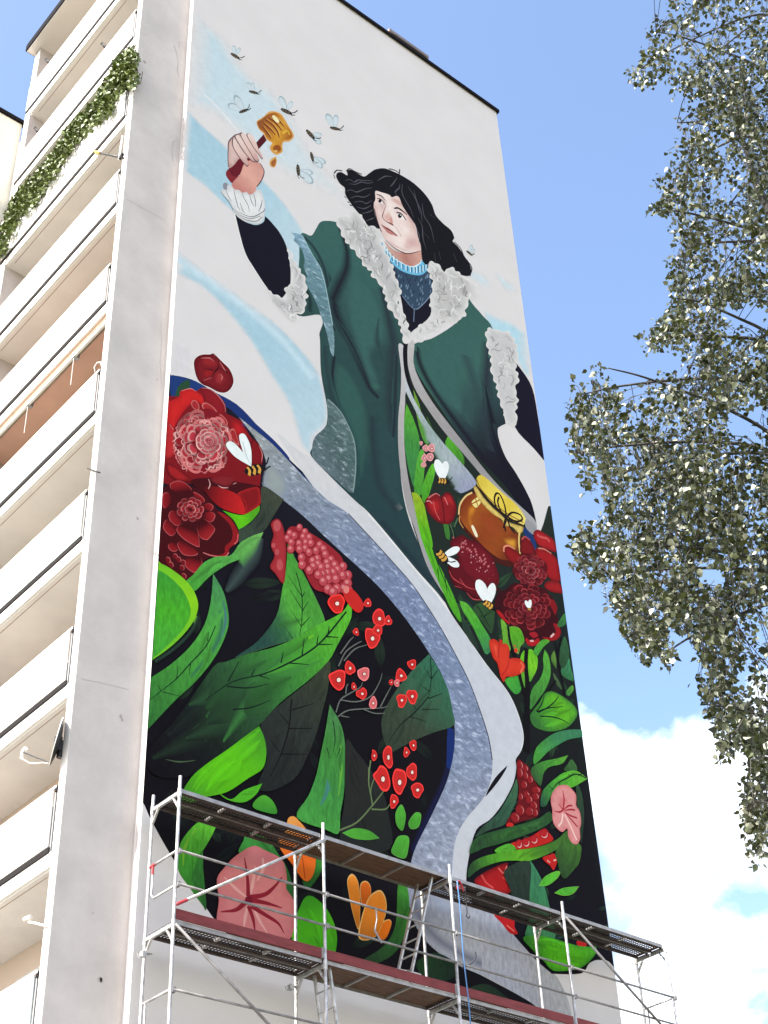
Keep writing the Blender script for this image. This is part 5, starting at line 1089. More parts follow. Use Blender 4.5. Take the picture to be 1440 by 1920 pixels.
p.fill(F4, [(430,300),(520,320),(640,350),(720,430),(790,560),(830,680),(850,770),(868,830),(850,880),(760,902),(690,890),(600,840),(530,770),(490,700),(460,620),(440,540),(415,460),(420,370)], (232,212,208), grad=((450,560),(860,700),[(224,196,192),(238,222,218),(234,212,208),(214,176,172)]))
p.fill(F4, [(720,720),(830,740),(866,830),(840,880),(740,890),(680,820)], (204,160,156,0.8), soft=0.12); p.fill(F4, [(440,330),(520,360),(560,430),(520,520),(460,480)], (206,176,174,0.8), soft=0.08)
p.fill(F4, [(500,520),(560,490),(600,560),(610,630),(560,620),(510,570)], (216,172,162,0.9), soft=0.06); p.fill(F4, [(600,360),(660,380),(700,450),(620,430)], (214,170,158,0.8), soft=0.06); p.fill(F4, [(560,560),(590,540),(610,620),(580,630)], (196,134,126,0.9), soft=0.035)
p.fill(F4, [(620,480),(680,510),(720,560),(700,590),(640,540)], (206,166,162,0.9), soft=0.05)
p.mask = None
p.fill(F4, [(418,400),(450,480),(470,600),(500,710),(470,650),(435,540)], (190,150,148,0.75), soft=0.05); p.fill(F4, [(700,440),(790,570),(840,720),(800,680),(730,560)], (196,160,156,0.7), soft=0.06); p.fill(F4, [(600,350),(680,400),(720,470),(640,440),(560,380)], (204,166,158,0.7), soft=0.06); p.fill(F4, [(520,760),(620,850),(760,900),(850,870),(760,870),(640,820)], (186,142,138,0.7), soft=0.05); p.fill(F4, [(560,430),(600,420),(580,500),(545,520)], (240,226,220,0.9), soft=0.04); p.fill(F4, [(680,640),(760,650),(770,730),(700,720)], (240,224,220,0.8), soft=0.07)
for q, w in (([(440,330),(490,350),(525,390)], 2.2), ([(610,468),(650,465),(700,500),(735,530)], 3.2)): p.stroke(F4, q, w, (34,26,34), taper=(0.5,1,0.4))
p.fill(F4, [(450,378),(480,385),(515,425),(480,415)], (238,232,232)); p.ell(F4, 474, 396, 15, 17, (30,24,30)); p.stroke(F4, [(446,372),(485,382),(520,428)], 1.5, (60,40,46))
p.fill(F4, [(640,515),(680,525),(722,580),(690,575),(655,550)], (240,234,234)); p.ell(F4, 666, 540, 19, 21, (30,24,30)); p.ell(F4, 672, 532, 5, 6, (235,235,235)); p.stroke(F4, [(634,510),(680,518),(726,582)], 1.8, (44,30,36))
p.stroke(F4, [(535,430),(510,500),(498,550),(530,590),(600,632)], 1.6, (150,100,98), taper=(0.3,1,1)); p.stroke(F4, [(545,600),(580,615),(610,632)], 2.4, (110,60,60), taper=(0.4,1,0.4))
p.fill(F4, [(488,625),(520,640),(560,660),(600,690),(645,735),(600,725),(550,700),(515,665)], (188,122,120)); p.stroke(F4, [(485,622),(530,655),(590,690),(645,735)], 1.8, (70,34,38), taper=(0.5,1,0.5)); p.stroke(F4, [(530,690),(580,720),(610,722)], 2, (204,150,146), soft=True)
p.stroke(F4, [(620,640),(660,700),(680,740)], 3, (206,170,166), soft=True); p.stroke(F4, [(530,770),(600,840),(690,890),(760,903),(850,882)], 1.6, (80,50,56), taper=(0.3,1,0.5)); p.stroke(F4, [(420,470),(450,590),(490,700)], 1.4, (96,64,70))
p.done()
p = Part('hair', 'long wavy black painted hair')
p.fill(F4, [(55,170),(60,130),(100,118),(160,150),(158,110),(190,95),(250,125),(320,160),(370,130),(430,92),(520,82),(620,120),(700,160),(800,225),(900,320),(975,430),(1010,530),(1080,610),(1160,680),(1190,750),(1175,785),(1230,840),(1290,930),(1345,1020),(1350,1090),(1320,1120),(1240,1100),(1150,1040),(1140,1075),(1100,1085),(1040,1020),(960,990),(920,1010),(880,960),(868,830),(840,740),(820,640),(790,590),(740,520),(690,440),(650,350),(590,360),(560,335),(480,310),(430,300),(430,380),(415,420),(420,500),(450,600),(470,660),(430,655),(360,635),(310,560),(240,480),(180,400),(140,330),(135,270),(90,230)], (20,17,24))
p.done()
p = Part('hair_strand', 'fine grey painted strands over the black hair')
for q in ([(140,200),(180,190),(230,215),(260,195),(330,200),(400,200)], [(180,230),(240,235),(290,215),(360,225),(410,215)], [(150,300),(200,290),(250,310),(330,280),(400,270)], [(190,370),(250,350),(320,360),(380,330)], [(220,410),(290,400),(340,420),(400,390)], [(250,455),(320,470),(390,440)], [(300,520),(370,500),(410,480)], [(640,350),(620,310),(660,270),(665,230)], [(570,260),(600,230),(640,170)], [(450,200),(520,160),(590,160)], [(800,290),(830,400),(870,500),(880,600)], [(740,250),(820,380),(860,520)], [(690,230),(690,330),(760,460),(800,560)], [(880,420),(900,540),(960,640),(1000,800)], [(840,560),(880,640),(890,760),(920,860)], [(950,520),(1000,560)], [(1000,900),(1010,990)], [(1040,880),(1060,960)], [(900,700),(950,760)], [(1180,900),(1220,990)], [(820,640),(850,720),(850,800)], [(340,590),(390,570),(420,560)], [(870,900),(890,950)]):
    p.stroke(F4, q, 1.5, (84,82,92), taper=(0.3,1,0.3))
for q in ([(665,90),(660,140)], [(30,130),(60,100),(110,105)], [(150,110),(180,85),(240,115),(300,140)], [(560,85),(620,100),(660,130)], [(1190,790),(1250,850),(1280,920)], [(1310,960),(1360,1040),(1340,1120)], [(150,370),(130,350)], [(180,410),(160,405)], [(210,440),(180,435)], [(40,180),(30,140)]): p.stroke(F4, q, 1.3, (40,36,44))
p.done()
fur(F4, [(60,590),(90,550),(150,545),(180,560),(190,520),(230,500),(290,540),(340,630),(440,660),(485,730),(475,790),(500,830),(560,960),(600,1040),(610,1110),(640,1180),(670,1250),(665,1310),(640,1340),(660,1420),(690,1480),(730,1540),(745,1620),(760,1700),(750,1770),(715,1770),(690,1690),(670,1600),(620,1500),(560,1430),(520,1300),(480,1200),(400,1120),(390,1070),(330,1030),(290,960),(240,890),(150,790),(100,700)], 'pale grey painted fur collar on the left coat edge', 60, (188,186,188))
fur(F4, [(940,1010),(990,985),(1040,1020),(1100,1085),(1150,1035),(1230,1090),(1290,1150),(1370,1190),(1410,1250),(1400,1330),(1340,1340),(1300,1440),(1290,1510),(1240,1530),(1220,1570),(1140,1560),(1060,1600),(1010,1640),(920,1660),(880,1760),(835,1750),(820,1700),(840,1620),(900,1570),(960,1540),(990,1480),(960,1400),(970,1300),(985,1180),(950,1100)], 'pale grey painted fur collar on the right coat edge', 60, (192,190,190))
fur(PX, [(912,620),(925,617),(935,622),(950,622),(965,640),(970,665),(966,690),(972,710),(965,730),(970,750),(966,775),(970,790),(962,798),(950,792),(944,770),(935,745),(930,720),(922,700),(920,670),(914,650)], 'white painted fur cuff of the lowered sleeve', 24, (200,198,200))

# ---- bees
bee(478, 881, 40, -12, wings=())
q = Part('bee', 'largest painted bee on the ruffled peony')
q.fill(F1, [(1025,1410,1),(960,1330),(920,1200),(890,1090),(900,1045),(950,1045),(1000,1130),(1025,1220),(1030,1330)], (236,243,246)); q.fill(F1, [(1025,1410,1),(900,1340),(820,1280),(755,1200),(745,1150),(790,1125),(850,1160),(930,1250),(980,1320)], (232,241,243))
q.stroke(F1, [(1020,1390),(970,1290),(930,1130)], 1.2, (180,200,208)); q.done()
bee(830, 902, 22, 8, wings=((-2.0,1.9),(-1.55,1.7)))
bee(829, 1044, 30, 50, wings=((-1.35,1.2),(-0.35,1.2)))
bee(916, 1135, 26, 38, wings=((-2.65,2.0),(-2.05,1.6)))
bee(992, 1143, 9, 10, wings=((-2.2,2.0),(-1.7,2.0)))
SW = dict(wcol=(204,216,224), wline=(158,178,188), gold=(96,84,68), fat=0.15)
bee(457, 208, 19, -20, wings=((-2.4,1.7),(-1.75,1.8)), **SW)
bee(537, 209, 24, 25, wings=((-2.4,1.3),(-1.5,0.9)), **SW)
bee(628, 241, 20, 12, wings=((-2.3,1.6),(-1.7,1.3)), **SW)
bee(582, 252, 24, 48, wings=((-0.8,0.9),(-0.1,1.1)), **SW)
bee(585, 294, 19, 76, wings=((-0.9,1.5),(-0.5,1.5)), **SW)
bee(559, 319, 22, 84, wings=((-1.25,1.3),(-0.75,1.7)), **SW)
bee(441, 105, 20, 32, wings=((-2.3,1.0),(-1.6,0.9)), **SW)
bee(475, 173, 18, 15, wings=((-2.4,1.2),(-1.9,1.0)), **SW)
bee(879, 474, 12, 40, wings=((-1.9,1.3),(-1.2,1.1)), **SW)
# ================================================================== scaffold
m_galv = mat('galvanised_steel', (0.44,0.435,0.43), 0.48, 0.6, var=0.38, scale=9, bump=0.15, bscale=60)
m_galvd = mat('galvanised_dull', (0.22,0.21,0.21), 0.55, 0.5, var=0.3, scale=7)
m_deckside = mat('deck_edge_steel', (0.30,0.29,0.29), 0.5, 0.5, var=0.25, scale=6)
m_brown = mat('deck_underside_rust', srgb(62,50,46), 0.85, var=0.35, scale=6, bump=0.2)
m_ply = mat('deck_plywood', srgb(88,66,54), 0.85, var=0.3, scale=5, stretch=(1,4,1))
m_toe = mat('toeboard_red', srgb(112,46,48), 0.75, var=0.22, scale=5, bump=0.2, stretch=(0.6,3,3))
m_redp = mat('red_paint', srgb(150,46,54), 0.6)
m_rope = mat('rope_blue', srgb(78,118,165), 0.8)
def perf():
    m = bpy.data.materials.new('perforated_steel'); m.use_nodes = True; nt = m.node_tree; b = nt.nodes['Principled BSDF']
    b.inputs['Base Color'].default_value = (0.075,0.062,0.056,1); b.inputs['Roughness'].default_value = 0.6; b.inputs['Metallic'].default_value = 0.4
    t = nt.nodes.new('ShaderNodeTexCoord'); mp = nt.nodes.new('ShaderNodeMapping'); mp.inputs['Scale'].default_value = (17, 17, 0.0)
    nt.links.new(t.outputs['Object'], mp.inputs[0])
    fr = nt.nodes.new('ShaderNodeVectorMath'); fr.operation = 'FRACTION'; nt.links.new(mp.outputs[0], fr.inputs[0])
    ds = nt.nodes.new('ShaderNodeVectorMath'); ds.operation = 'DISTANCE'; ds.inputs[1].default_value = (0.5, 0.5, 0); nt.links.new(fr.outputs[0], ds.inputs[0])
    lt = nt.nodes.new('ShaderNodeMath'); lt.operation = 'LESS_THAN'; lt.inputs[1].default_value = 0.34; nt.links.new(ds.outputs['Value'], lt.inputs[0])
    tr = nt.nodes.new('ShaderNodeBsdfTransparent'); mix = nt.nodes.new('ShaderNodeMixShader')
    nt.links.new(lt.outputs[0], mix.inputs[0]); nt.links.new(b.outputs[0], mix.inputs[1]); nt.links.new(tr.outputs[0], mix.inputs[2])
    nt.links.new(mix.outputs[0], nt.nodes['Material Output'].inputs['Surface'])
    return m
m_perf = perf()
YI, YO = -0.30, -1.01
FX = [0.0+2.665*i for i in range(5)]
ZT = 11.84; ZL = 9.86
scf = empty('scaffold', (0, 0, 0), label='galvanised tube scaffold with two decks and red toe boards before the mural', cat='scaffold')
def sp(mb, name, m, parent=None, smooth=False, **kw): return mb.build(name, m, parent or scf, smooth=smooth, **kw)
tr_ = 0.0242
levels = [ZT-2*k+0.0 for k in range(6)]   # deck tops 11.84, 9.84 ... 1.84
for i, x in enumerate(FX):
    for y in (YI, YO):
        top = 12.02 if y == YO else 11.80
        if i == 0 and y == YI: top = 12.0
        mb = MB(); mb.tube([(x, y, 0.06), (x, y, top)], tr_, 10); st = sp(mb, 'standard', m_galv, smooth=True)
        mb = MB(); mb.box(x-0.08, x+0.08, y-0.08, y+0.08, 0, 0.012); mb.tube([(x, y, 0.012), (x, y, 0.3)], 0.018, 8); sp(mb, 'base_plate', m_galvd, st)
        # joint sleeves and wedge nodes
        for z in levels[:3]:
            mb = MB(); mb.tube([(x, y, z-0.16), (x, y, z-0.02)], 0.031, 10); sp(mb, 'sleeve', m_galv, st)
            if y == YO and z < 12:
                for dz in (-1.0+0.0, -1.5):
                    mb = MB(); mb.box(x+0.015, x+0.06, y-0.045, y+0.03, z+dz-0.035, z+dz+0.035); sp(mb, 'wedge', m_galvd, st)
    for z in levels:
        mb = MB(); mb.bar((x, YI, z-0.09), (x, YO, z-0.09), 0.04, 0.055); tn = sp(mb, 'transom', m_galv)
        for ya, yb in ((YI-0.16, YI), (YO+0.16, YO)):
            mb = MB(); mb.bar((x, ya, z-0.11), (x, yb, z-0.33), 0.03); sp(mb, 'gusset', m_galv, tn)
def plank(i, y0, y1, z, kind):
    x0, x1 = FX[i]+0.035, FX[i+1]-0.035
    mb = MB(); mb.box(x0, x1, y0+0.004, y1-0.004, z-0.012, z-0.006, 0)
    mb.box(x0, x1, y0, y0+0.004, z-0.062, z, 1); mb.box(x0, x1, y1-0.004, y1, z-0.062, z, 1)
    if kind == 'perf':
        mb.box(x0, x1, y0+0.004, y0+0.055, z-0.062, z-0.03, 2); mb.box(x0, x1, y1-0.055, y1-0.004, z-0.062, z-0.03, 2)
        d = sp(mb, 'deck_plank', [m_perf, m_deckside, m_brown])
    else:
        d = sp(mb, 'deck_plank', [m_ply, m_deckside, m_brown])
    for t in (0.01, 0.33, 0.66, 0.985):
        xx = x0+(x1-x0)*t
        r = MB(); r.box(xx-0.018, xx+0.018, y0+0.056 if kind=='perf' else y0+0.0045, y1-0.056 if kind=='perf' else y1-0.0045, z-0.05, z-0.014); sp(r, 'rib', m_deckside if 0.1 < t < 0.9 else m_brown, d)
    for t in (0, 1):
        xx = (x0, x1)[t]; r = MB()
        r.box(xx-0.03, xx+0.03, y0+0.02, y1-0.02, z-0.064, z-0.0625); sp(r, 'hook_plate', m_brown, d)
ymid = (YI+YO)/2
for lv, kinds in ((0, ['perf', 'ply', 'perf', 'perf']), (1, ['perf', 'ply', 'perf', 'perf']), (2, ['perf']*4)):
    for i in range(4):
        z = levels[lv]
        if kinds[i] == 'ply': plank(i, YO+0.03, YI-0.03, z, 'ply')
        else:
            plank(i, YO+0.03, ymid-0.012, z, 'perf'); plank(i, ymid+0.012, YI-0.03, z, 'perf')
# guard rails
for lv in (1, 2):
    for i in range(4):
        for dz in (1.0, 0.5):
            z = levels[lv]+dz; mb = MB(); mb.tube([(FX[i]+0.02, YO-0.03, z), (FX[i+1]-0.02, YO-0.03, z)], 0.019, 8)
            sp(mb, 'guard_rail', m_galvd, smooth=True)
# toe boards
for i in range(4):
    mb = MB(); z = levels[1]
    mb.box(FX[i]+0.03, FX[i+1]-0.03, YO-0.005, YO+0.025, z+0.004, z+0.15); t = bevel(sp(mb, 'toe_board', m_toe), 0.003)
    mb = MB(); mb.box(FX[i+1]-0.07, FX[i+1]-0.028, YO-0.009, YO+0.028, z-0.002, z+0.156); sp(mb, 'board_clip', m_galvd, t)
# braces
def brace(i, z0, z1, col=m_galv, red=False):
    mb = MB(); a, c = (FX[i]+0.0, YO-0.055, z0), (FX[i+1], YO-0.055, z1)
    mb.tube([a, c], 0.022, 8); o = sp(mb, 'diagonal_brace', col, smooth=True)
    if red:
        for p, q in ((a, c),):
            p, q = Vector(p), Vector(q); r = MB(); r.tube([p, p+(q-p).normalized()*0.20], 0.0245, 8); sp(r, 'painted_end', m_redp, o)
brace(0, levels[1]+0.18, levels[0]-0.12, m_galv, True)
brace(0, levels[1]-0.10, levels[2]+0.1, m_galvd)
brace(3, levels[0]-0.12, levels[1]+0.06, m_galvd)
# end guard frames
for x, s in ((FX[0], -1), (FX[4], 1)):
    for lv in (1, 2):
        z = levels[lv]; mb = MB()
        mb.tube([(x, YI, z+1.0), (x, YO, z+1.0)], 0.019, 8)
        mb.tube([(x, YI-0.10, z+1.0), (x, YI-0.10, z+0.55), (x, YI-0.16, z+0.48), (x, YO, z+0.48)], 0.016, 8)
        e = sp(mb, 'end_guard', m_galv, smooth=True)
        if s > 0 or lv > 1: continue
        mb = MB(); mb.tube([(x, YI-0.02, z+1.0), (x, YI-0.17, z+1.0)], 0.0215, 8); mb.tube([(x, YI-0.10, z+0.99), (x, YI-0.10, z+0.86)], 0.019, 8); sp(mb, 'painted_end', m_redp, e)
# ladders between the decks
def ladder(xa, xb, za, zb, y0, y1):
    mb = MB(); o = empty('ladder', (0, 0, 0), scf)
    for y in (y0, y1):
        mb = MB(); mb.bar((xa, y, za), (xb, y, zb), 0.03, 0.05); mb.build('stile', m_galv, o)
    n = 7
    for k in range(1, n):
        t = k/n; r = MB(); r.tube([(xa+(xb-xa)*t, y0, za+(zb-za)*t), (xa+(xb-xa)*t, y1, za+(zb-za)*t)], 0.014, 6); r.build('rung', m_galv, o)
ladder(4.42, 5.06, levels[1], levels[0]-0.05, -0.86, -0.50)
ladder(3.15, 2.86, levels[2], levels[1]-0.05, -0.86, -0.50)
# clamps and wall ties
for (x, y, z) in ((FX[1], YI, levels[1]-0.2), (FX[0]+0.05, YI-0.1, levels[1]-0.3)):
    mb = MB(); mb.tube([(x, y, z), (x-0.25, y-0.2, z-0.12)], 0.018, 8); mb.box(x-0.29, x-0.23, y-0.25, y-0.17, z-0.17, z-0.09)
    mb.tube([(x-0.26, y-0.21, z-0.12), (x-0.33, y-0.21, z-0.19), (x-0.36, y-0.21, z-0.13)], 0.009, 6); sp(mb, 'wall_tie', m_galv)
# rope, clamp and hanging hook
a = on_plane(857, 1652, 1, YO-0.06); c = on_plane(882, 1925, 1, YO-0.06)
pts = [a+(c-a)*t+np.array([0.012*math.sin(t*9), 0, 0]) for t in np.linspace(0, 1, 14)]
pts.append(np.array([pts[-1][0]+0.02, YO-0.06, 0.03]))
mb = MB(); mb.tube(pts, 0.011, 6); mb.build('rope', m_rope, smooth=True, label='thin blue rope hanging from the upper scaffold deck', cat='rope')
mb = MB(); q = on_plane(862, 1662, 1, YO-0.035)
mb.tube([q+np.array([-.06,0,.06]), q+np.array([0,0,.09]), q+np.array([.05,0,.03]), q+np.array([.08,0,-.07])], 0.018, 8)
mb.box(q[0]-0.07, q[0]+0.0, q[1]-0.02, q[1]+0.02, q[2]-0.06, q[2]+0.0)
o = mb.build('clamp', m_redp, label='red clamp gripping the upper scaffold deck edge by the rope', cat='clamp')
mb = MB(); q = on_plane(872, 1665, 1, YO-0.03); e = on_plane(876, 1712, 1, YO-0.03)
mb.tube([q, e], 0.010, 6); mb.tube([e, e+np.array([-.03,0,-.05]), e+np.array([.02,0,-.09]), e+np.array([.05,0,-.04])], 0.010, 6)
mb.build('strap', mat('strap_black', (0.03,0.03,0.035), 0.6), label='short dark strap with hook dangling beside the blue rope', cat='strap')
q = on_plane(705, 1705, 1, YO-0.05)
mb = MB(); mb.tube([q, q+np.array([0.01,0,-.16]), q+np.array([-.04,0,-.34])], 0.014, 6); mb.bar(q+np.array([-.05,0,-.34]), q+np.array([.09,0,-.52]), 0.012, 0.03)
mb.build('hook', m_galvd, label='rusty hook and tie hanging on the guard rail before the orange tulip', cat='hook')
# ================================================================== small things on the balconies
m_ivy = mat('ivy_leaf', srgb(84,98,38), 0.5, var=0.6, scale=5, spec=0.5)
m_twig = mat('twig_brown', (0.07,0.05,0.035), 0.9)
def project(P):
    d = np.asarray(P)-CAM_POS; w = d@AX_F
    return np.column_stack([720+CAM_F*(d@AX_R)/w, 960-CAM_F*(d@AX_U)/w])
def leaf_cloud(pos, size, rng, aspect=0.75, nrm_bias=None, fold=0.25, droop=0.0, jig=0.42):
    """pos: leaf bases. Each leaf: two folded halves, pointed tip"""
    n = len(pos)
    nr = rng.normal(size=(n, 3)); 
    if nrm_bias is not None: nr += np.array(nrm_bias)
    nr /= np.linalg.norm(nr, axis=1)[:, None]
    ax = rng.normal(size=(n, 3)); ax[:, 2] -= droop; ax -= nr*(ax*nr).sum(1)[:, None]; ax /= np.linalg.norm(ax, axis=1)[:, None]
    sd = np.cross(nr, ax); s = (size*rng.uniform(1-jig, 1+jig, n))[:, None]
    b = pos; t = pos+ax*s; m1 = pos+ax*s*0.38
    l = m1+sd*s*aspect*0.5+nr*s*fold*0.4; r = m1-sd*s*aspect*0.5+nr*s*fold*0.4
    l2 = pos+ax*s*0.08+sd*s*aspect*0.28; r2 = pos+ax*s*0.08-sd*s*aspect*0.28
    V = np.stack([b, l2, l, t, r, r2], 1).reshape(-1, 3)
    i = np.arange(n)*6
    F = np.concatenate([np.stack([i, i+1, i+2, i+3], 1), np.stack([i, i+3, i+4, i+5], 1)])
    return V, F
def big_mesh(name, V, F, m, parent=None, smooth=False, **kw):
    me = bpy.data.meshes.new(name); k = F.shape[1]
    me.vertices.add(len(V)); me.vertices.foreach_set('co', np.asarray(V, np.float32).ravel())
    me.loops.add(F.size); me.loops.foreach_set('vertex_index', F.ravel().astype(np.int32))
    me.polygons.add(len(F)); me.polygons.foreach_set('loop_start', (np.arange(len(F))*k).astype(np.int32))
    me.update(calc_edges=True); me.validate(); me.materials.append(m)
    if smooth: me.polygons.foreach_set('use_smooth', [True]*len(me.polygons))
    return link(bpy.data.objects.new(name, me), parent, **kw)
rng = np.random.default_rng(5)
def sample_poly(poly, n):
    P = np.array(poly, float); lo, hi = P.min(0), P.max(0); out = []
    while len(out) < n:
        q = rng.uniform(lo, hi, (n, 2)); out += list(q[inside(q, P)])
    return np.array(out[:n])
# climbing plant on the third balcony from the top
ivy_poly = [(252,84),(238,92),(222,108),(206,135),(192,160),(176,190),(158,208),(142,222),(118,252),(97,288),(74,318),(48,342),(32,360),(14,384),(2,420),(-12,440),(-12,486),(8,476),(22,440),(34,418),(52,402),(74,374),(100,332),(128,292),(158,254),(186,228),(206,214),(216,192),(236,168),(256,164),(259,120)]
ivy = empty('climbing_plant', (-D, 3, 28.9), label='green climbing plant spilling along a balcony parapet near the roof', cat='plant')
q = sample_poly(ivy_poly, 520)[rng.integers(0, 520, 9500)]+rng.normal(size=(9500, 2))*4.6; q = q[inside(q, np.array(ivy_poly, float))]
pos = np.array([on_plane(x, y, 0, -D-0.04+rng.uniform(-0.16, 0.10)) for x, y in q])
V, F = leaf_cloud(pos, 0.095, rng, nrm_bias=(-0.9, -0.3, 0.5), droop=0.5)
o = big_mesh('foliage', V-np.array([-D, 3, 28.9]), F, m_ivy, ivy, kind='stuff')
mb = MB(); q2 = sample_poly(ivy_poly, 70)
zt = Z0-5.6+0.95
for x, y in q2:
    a = on_plane(x, y, 0, -D-0.03); base = np.array([-D+0.02, a[1]+rng.uniform(-.3,.3), zt+0.02]); mid = (a+base)/2+rng.uniform(-.12,.12,3)
    mb.tube([base-np.array([-D,3,28.9]), mid-np.array([-D,3,28.9]), a-np.array([-D,3,28.9])], [0.008,0.006,0.004], 4)
mb.build('stem', m_twig, ivy, kind='stuff')
for k, (ya, yb) in enumerate(((0.6,4.9),)):
    b = MB(); z = Z0-5.6; b.box(-D+0.04, -D+0.22, ya, yb, z+0.80, z+0.97)
    bevel(b.build('planter', mat('planter_white', srgb(220,216,206), 0.6), label='white balcony planter box holding the climbing plant', cat='planter'), 0.01)

def pigeon(px, py, k, face, lab):
    z = Z0-2.8*k+0.966; y = on_plane(px, py, 0, -D-0.01)[1]
    prof = [(-0.12,.012,.03),(-.09,.025,.05),(-.05,.05,.09),(0,.06,.14),(.03,.052,.19),(.045,.035,.235),(.05,.028,.265),(.06,.032,.29),(.08,.026,.295),(.095,.01,.288),(.115,.003,.28)]
    mb = MB(); n = 10; o0 = 0
    for x, r, h in prof:
        for j in range(n):
            a = 2*math.pi*j/n; mb.v.append((r*0.9*math.cos(a), x*face, h+r*math.sin(a)))
    for i in range(len(prof)-1):
        for j in range(n):
            j2 = (j+1) % n; mb.f.append((i*n+j, i*n+j2, (i+1)*n+j2, (i+1)*n+j)); mb.mi.append(0)
    mb.f.append(tuple(range(n))[::-1]); mb.mi.append(0); e = (len(prof)-1)*n; mb.f.append(tuple(range(e, e+n))); mb.mi.append(0)
    t = empty('pigeon', (-D-0.011, y, z), label=lab, cat='bird', group='pigeons perched on balcony rails')
    t.rotation_euler = (0, 0, 0.35); t.scale = (1.25, 1.25, 1.25)
    mb.build('body', mat('pigeon_slate', (0.016,0.014,0.016), 0.7, var=0.4, scale=20), t, smooth=True)
    for s in (-1, 1):
        l = MB(); l.tube([(s*0.022, 0.01*face, 0.0), (s*0.02, 0.0, 0.05)], 0.006, 6); l.build('leg', mat('pigeon_leg', (0.35,0.1,0.08), 0.7), t)
pigeon(91, 113, 0, 1, 'dark pigeon on the topmost balcony rail under the roof edge')
pigeon(197, 80, 1, 1, 'dark pigeon midway along the second balcony rail')
pigeon(70, 245, 1, 1, 'dark pigeon at the far end of the second balcony rail')

# satellite dish
m_dish = mat('dish_white', srgb(226,226,224), 0.45); m_blk = mat('bracket_black', (0.02,0.02,0.022), 0.5)
cpt = on_plane(106, 1391, 0, -1.32)
nrm = Vector((-0.88, 0.40, 0.16)).normalized()
dish = empty('satellite_dish', tuple(cpt), label='white satellite dish on a black bracket at a lower balcony edge', cat='satellite dish')
rot = nrm.to_track_quat('Z', 'Y').to_matrix()
mb = MB(); n = 22; rings = [0.0, 0.12, 0.24, 0.33, 0.37]
for th in (0.0, -0.012):
    for r in rings:
        for j in range(n):
            a = 2*math.pi*j/n; v = rot@Vector((r*0.92*math.cos(a), r*1.05*math.sin(a), 0.45*r*r+th-0.05)); mb.v.append(tuple(v))
R_ = len(rings)
for L in (0, 1):
    for i in range(R_-1):
        for j in range(n):
            j2 = (j+1) % n; o0 = L*R_*n; f = (o0+i*n+j, o0+i*n+j2, o0+(i+1)*n+j2, o0+(i+1)*n+j); mb.f.append(f if L == 0 else f[::-1]); mb.mi.append(L)
for j in range(n):
    j2 = (j+1) % n; a = (R_-1)*n; mb.f.append((a+j, a+j2, R_*n+a+j2, R_*n+a+j)); mb.mi.append(0)
mb.build('reflector', [m_dish, m_blk], dish, smooth=True)
lnb = on_plane(43, 1410, 0, -1.45)-cpt; low = on_plane(96, 1431, 0, -1.36)-cpt
b = MB(); b.tube([low, lnb], 0.013, 6); b.build('arm', m_blk, dish)
b = MB(); b.tube([lnb, lnb+np.array([0, -0.08, 0.03])], 0.035, 10); b.tube([lnb+np.array([0,0.01,0.02]), lnb+np.array([0, 0.02, -0.11])], 0.028, 8); b.build('receiver', m_dish, dish)
b = MB(); b.tube([lnb+np.array([0,0.02,-0.10]), lnb*0.7+low*0.3+np.array([0,0,-0.14]), lnb*0.3+low*0.7+np.array([0,0,-0.05]), low], 0.008, 6); b.build('cable', mat('cable_white', srgb(214,210,200), 0.6), dish, smooth=True)
wallpt = np.array([-D-0.02, S+0.19, cpt[2]-0.1])-cpt
b = MB(); b.bar((0,-0.03,-0.06), tuple(wallpt), 0.05, 0.05); b.box(-0.05, 0.05, -0.09, -0.02, -0.16, 0.06); b.box(wallpt[0]-0.04, wallpt[0]+0.04, wallpt[1]-0.02, wallpt[1]+0.06, wallpt[2]-0.16, wallpt[2]+0.12); b.build('bracket', m_blk, dish)

def rod_thing(name, label, cat, pts, r, m, extra=None):
    a = np.array(pts[0]); t = empty(name, tuple(a), label=label, cat=cat)
    b = MB(); b.tube([np.array(q)-a for q in pts], r, 8); b.build('arm', m, t, smooth=True)
    if extra:
        for nm, pp, rr, mm in extra:
            b = MB(); b.tube([np.array(q)-a for q in pp], rr, 8); b.build(nm, mm, t)
    return t
P0 = on_plane
def PD(x, y, d=0.03): return P0(x, y, 0, -D-d)
rod_thing('pole_bracket', 'black bracket with a yellow tip and white bar below the climbing plant', 'bracket', [PD(231,296), PD(188,287)], 0.022, m_blk,
          [('tip', [PD(188,287), PD(179,285)], 0.035, mat('yellow_plastic', srgb(206,160,70), 0.5)), ('bar', [PD(223,300), PD(230,255)], 0.022, m_steel_white), ('clamp', [PD(224,299), PD(231,287)], 0.035, m_blk)])
rod_thing('rod', 'short dark rod sticking out below a middle balcony', 'rod', [PD(187,886), PD(164,878)], 0.014, m_blk)
rod_thing('lamp_bracket', 'small white lamp on an arm at a low balcony', 'lamp', [PD(88,1737), PD(66,1731), PD(54,1729)], 0.018, m_steel_white, [('head', [PD(46,1724), PD(58,1719)], 0.032, m_steel_white)])
rod_thing('hook', 'curved white wire hook on the rail of the terracotta balcony', 'hook', [PD(178,698), PD(177,688), PD(182,680), PD(188,679), PD(192,690), PD(193,700)], 0.010, m_steel_white)
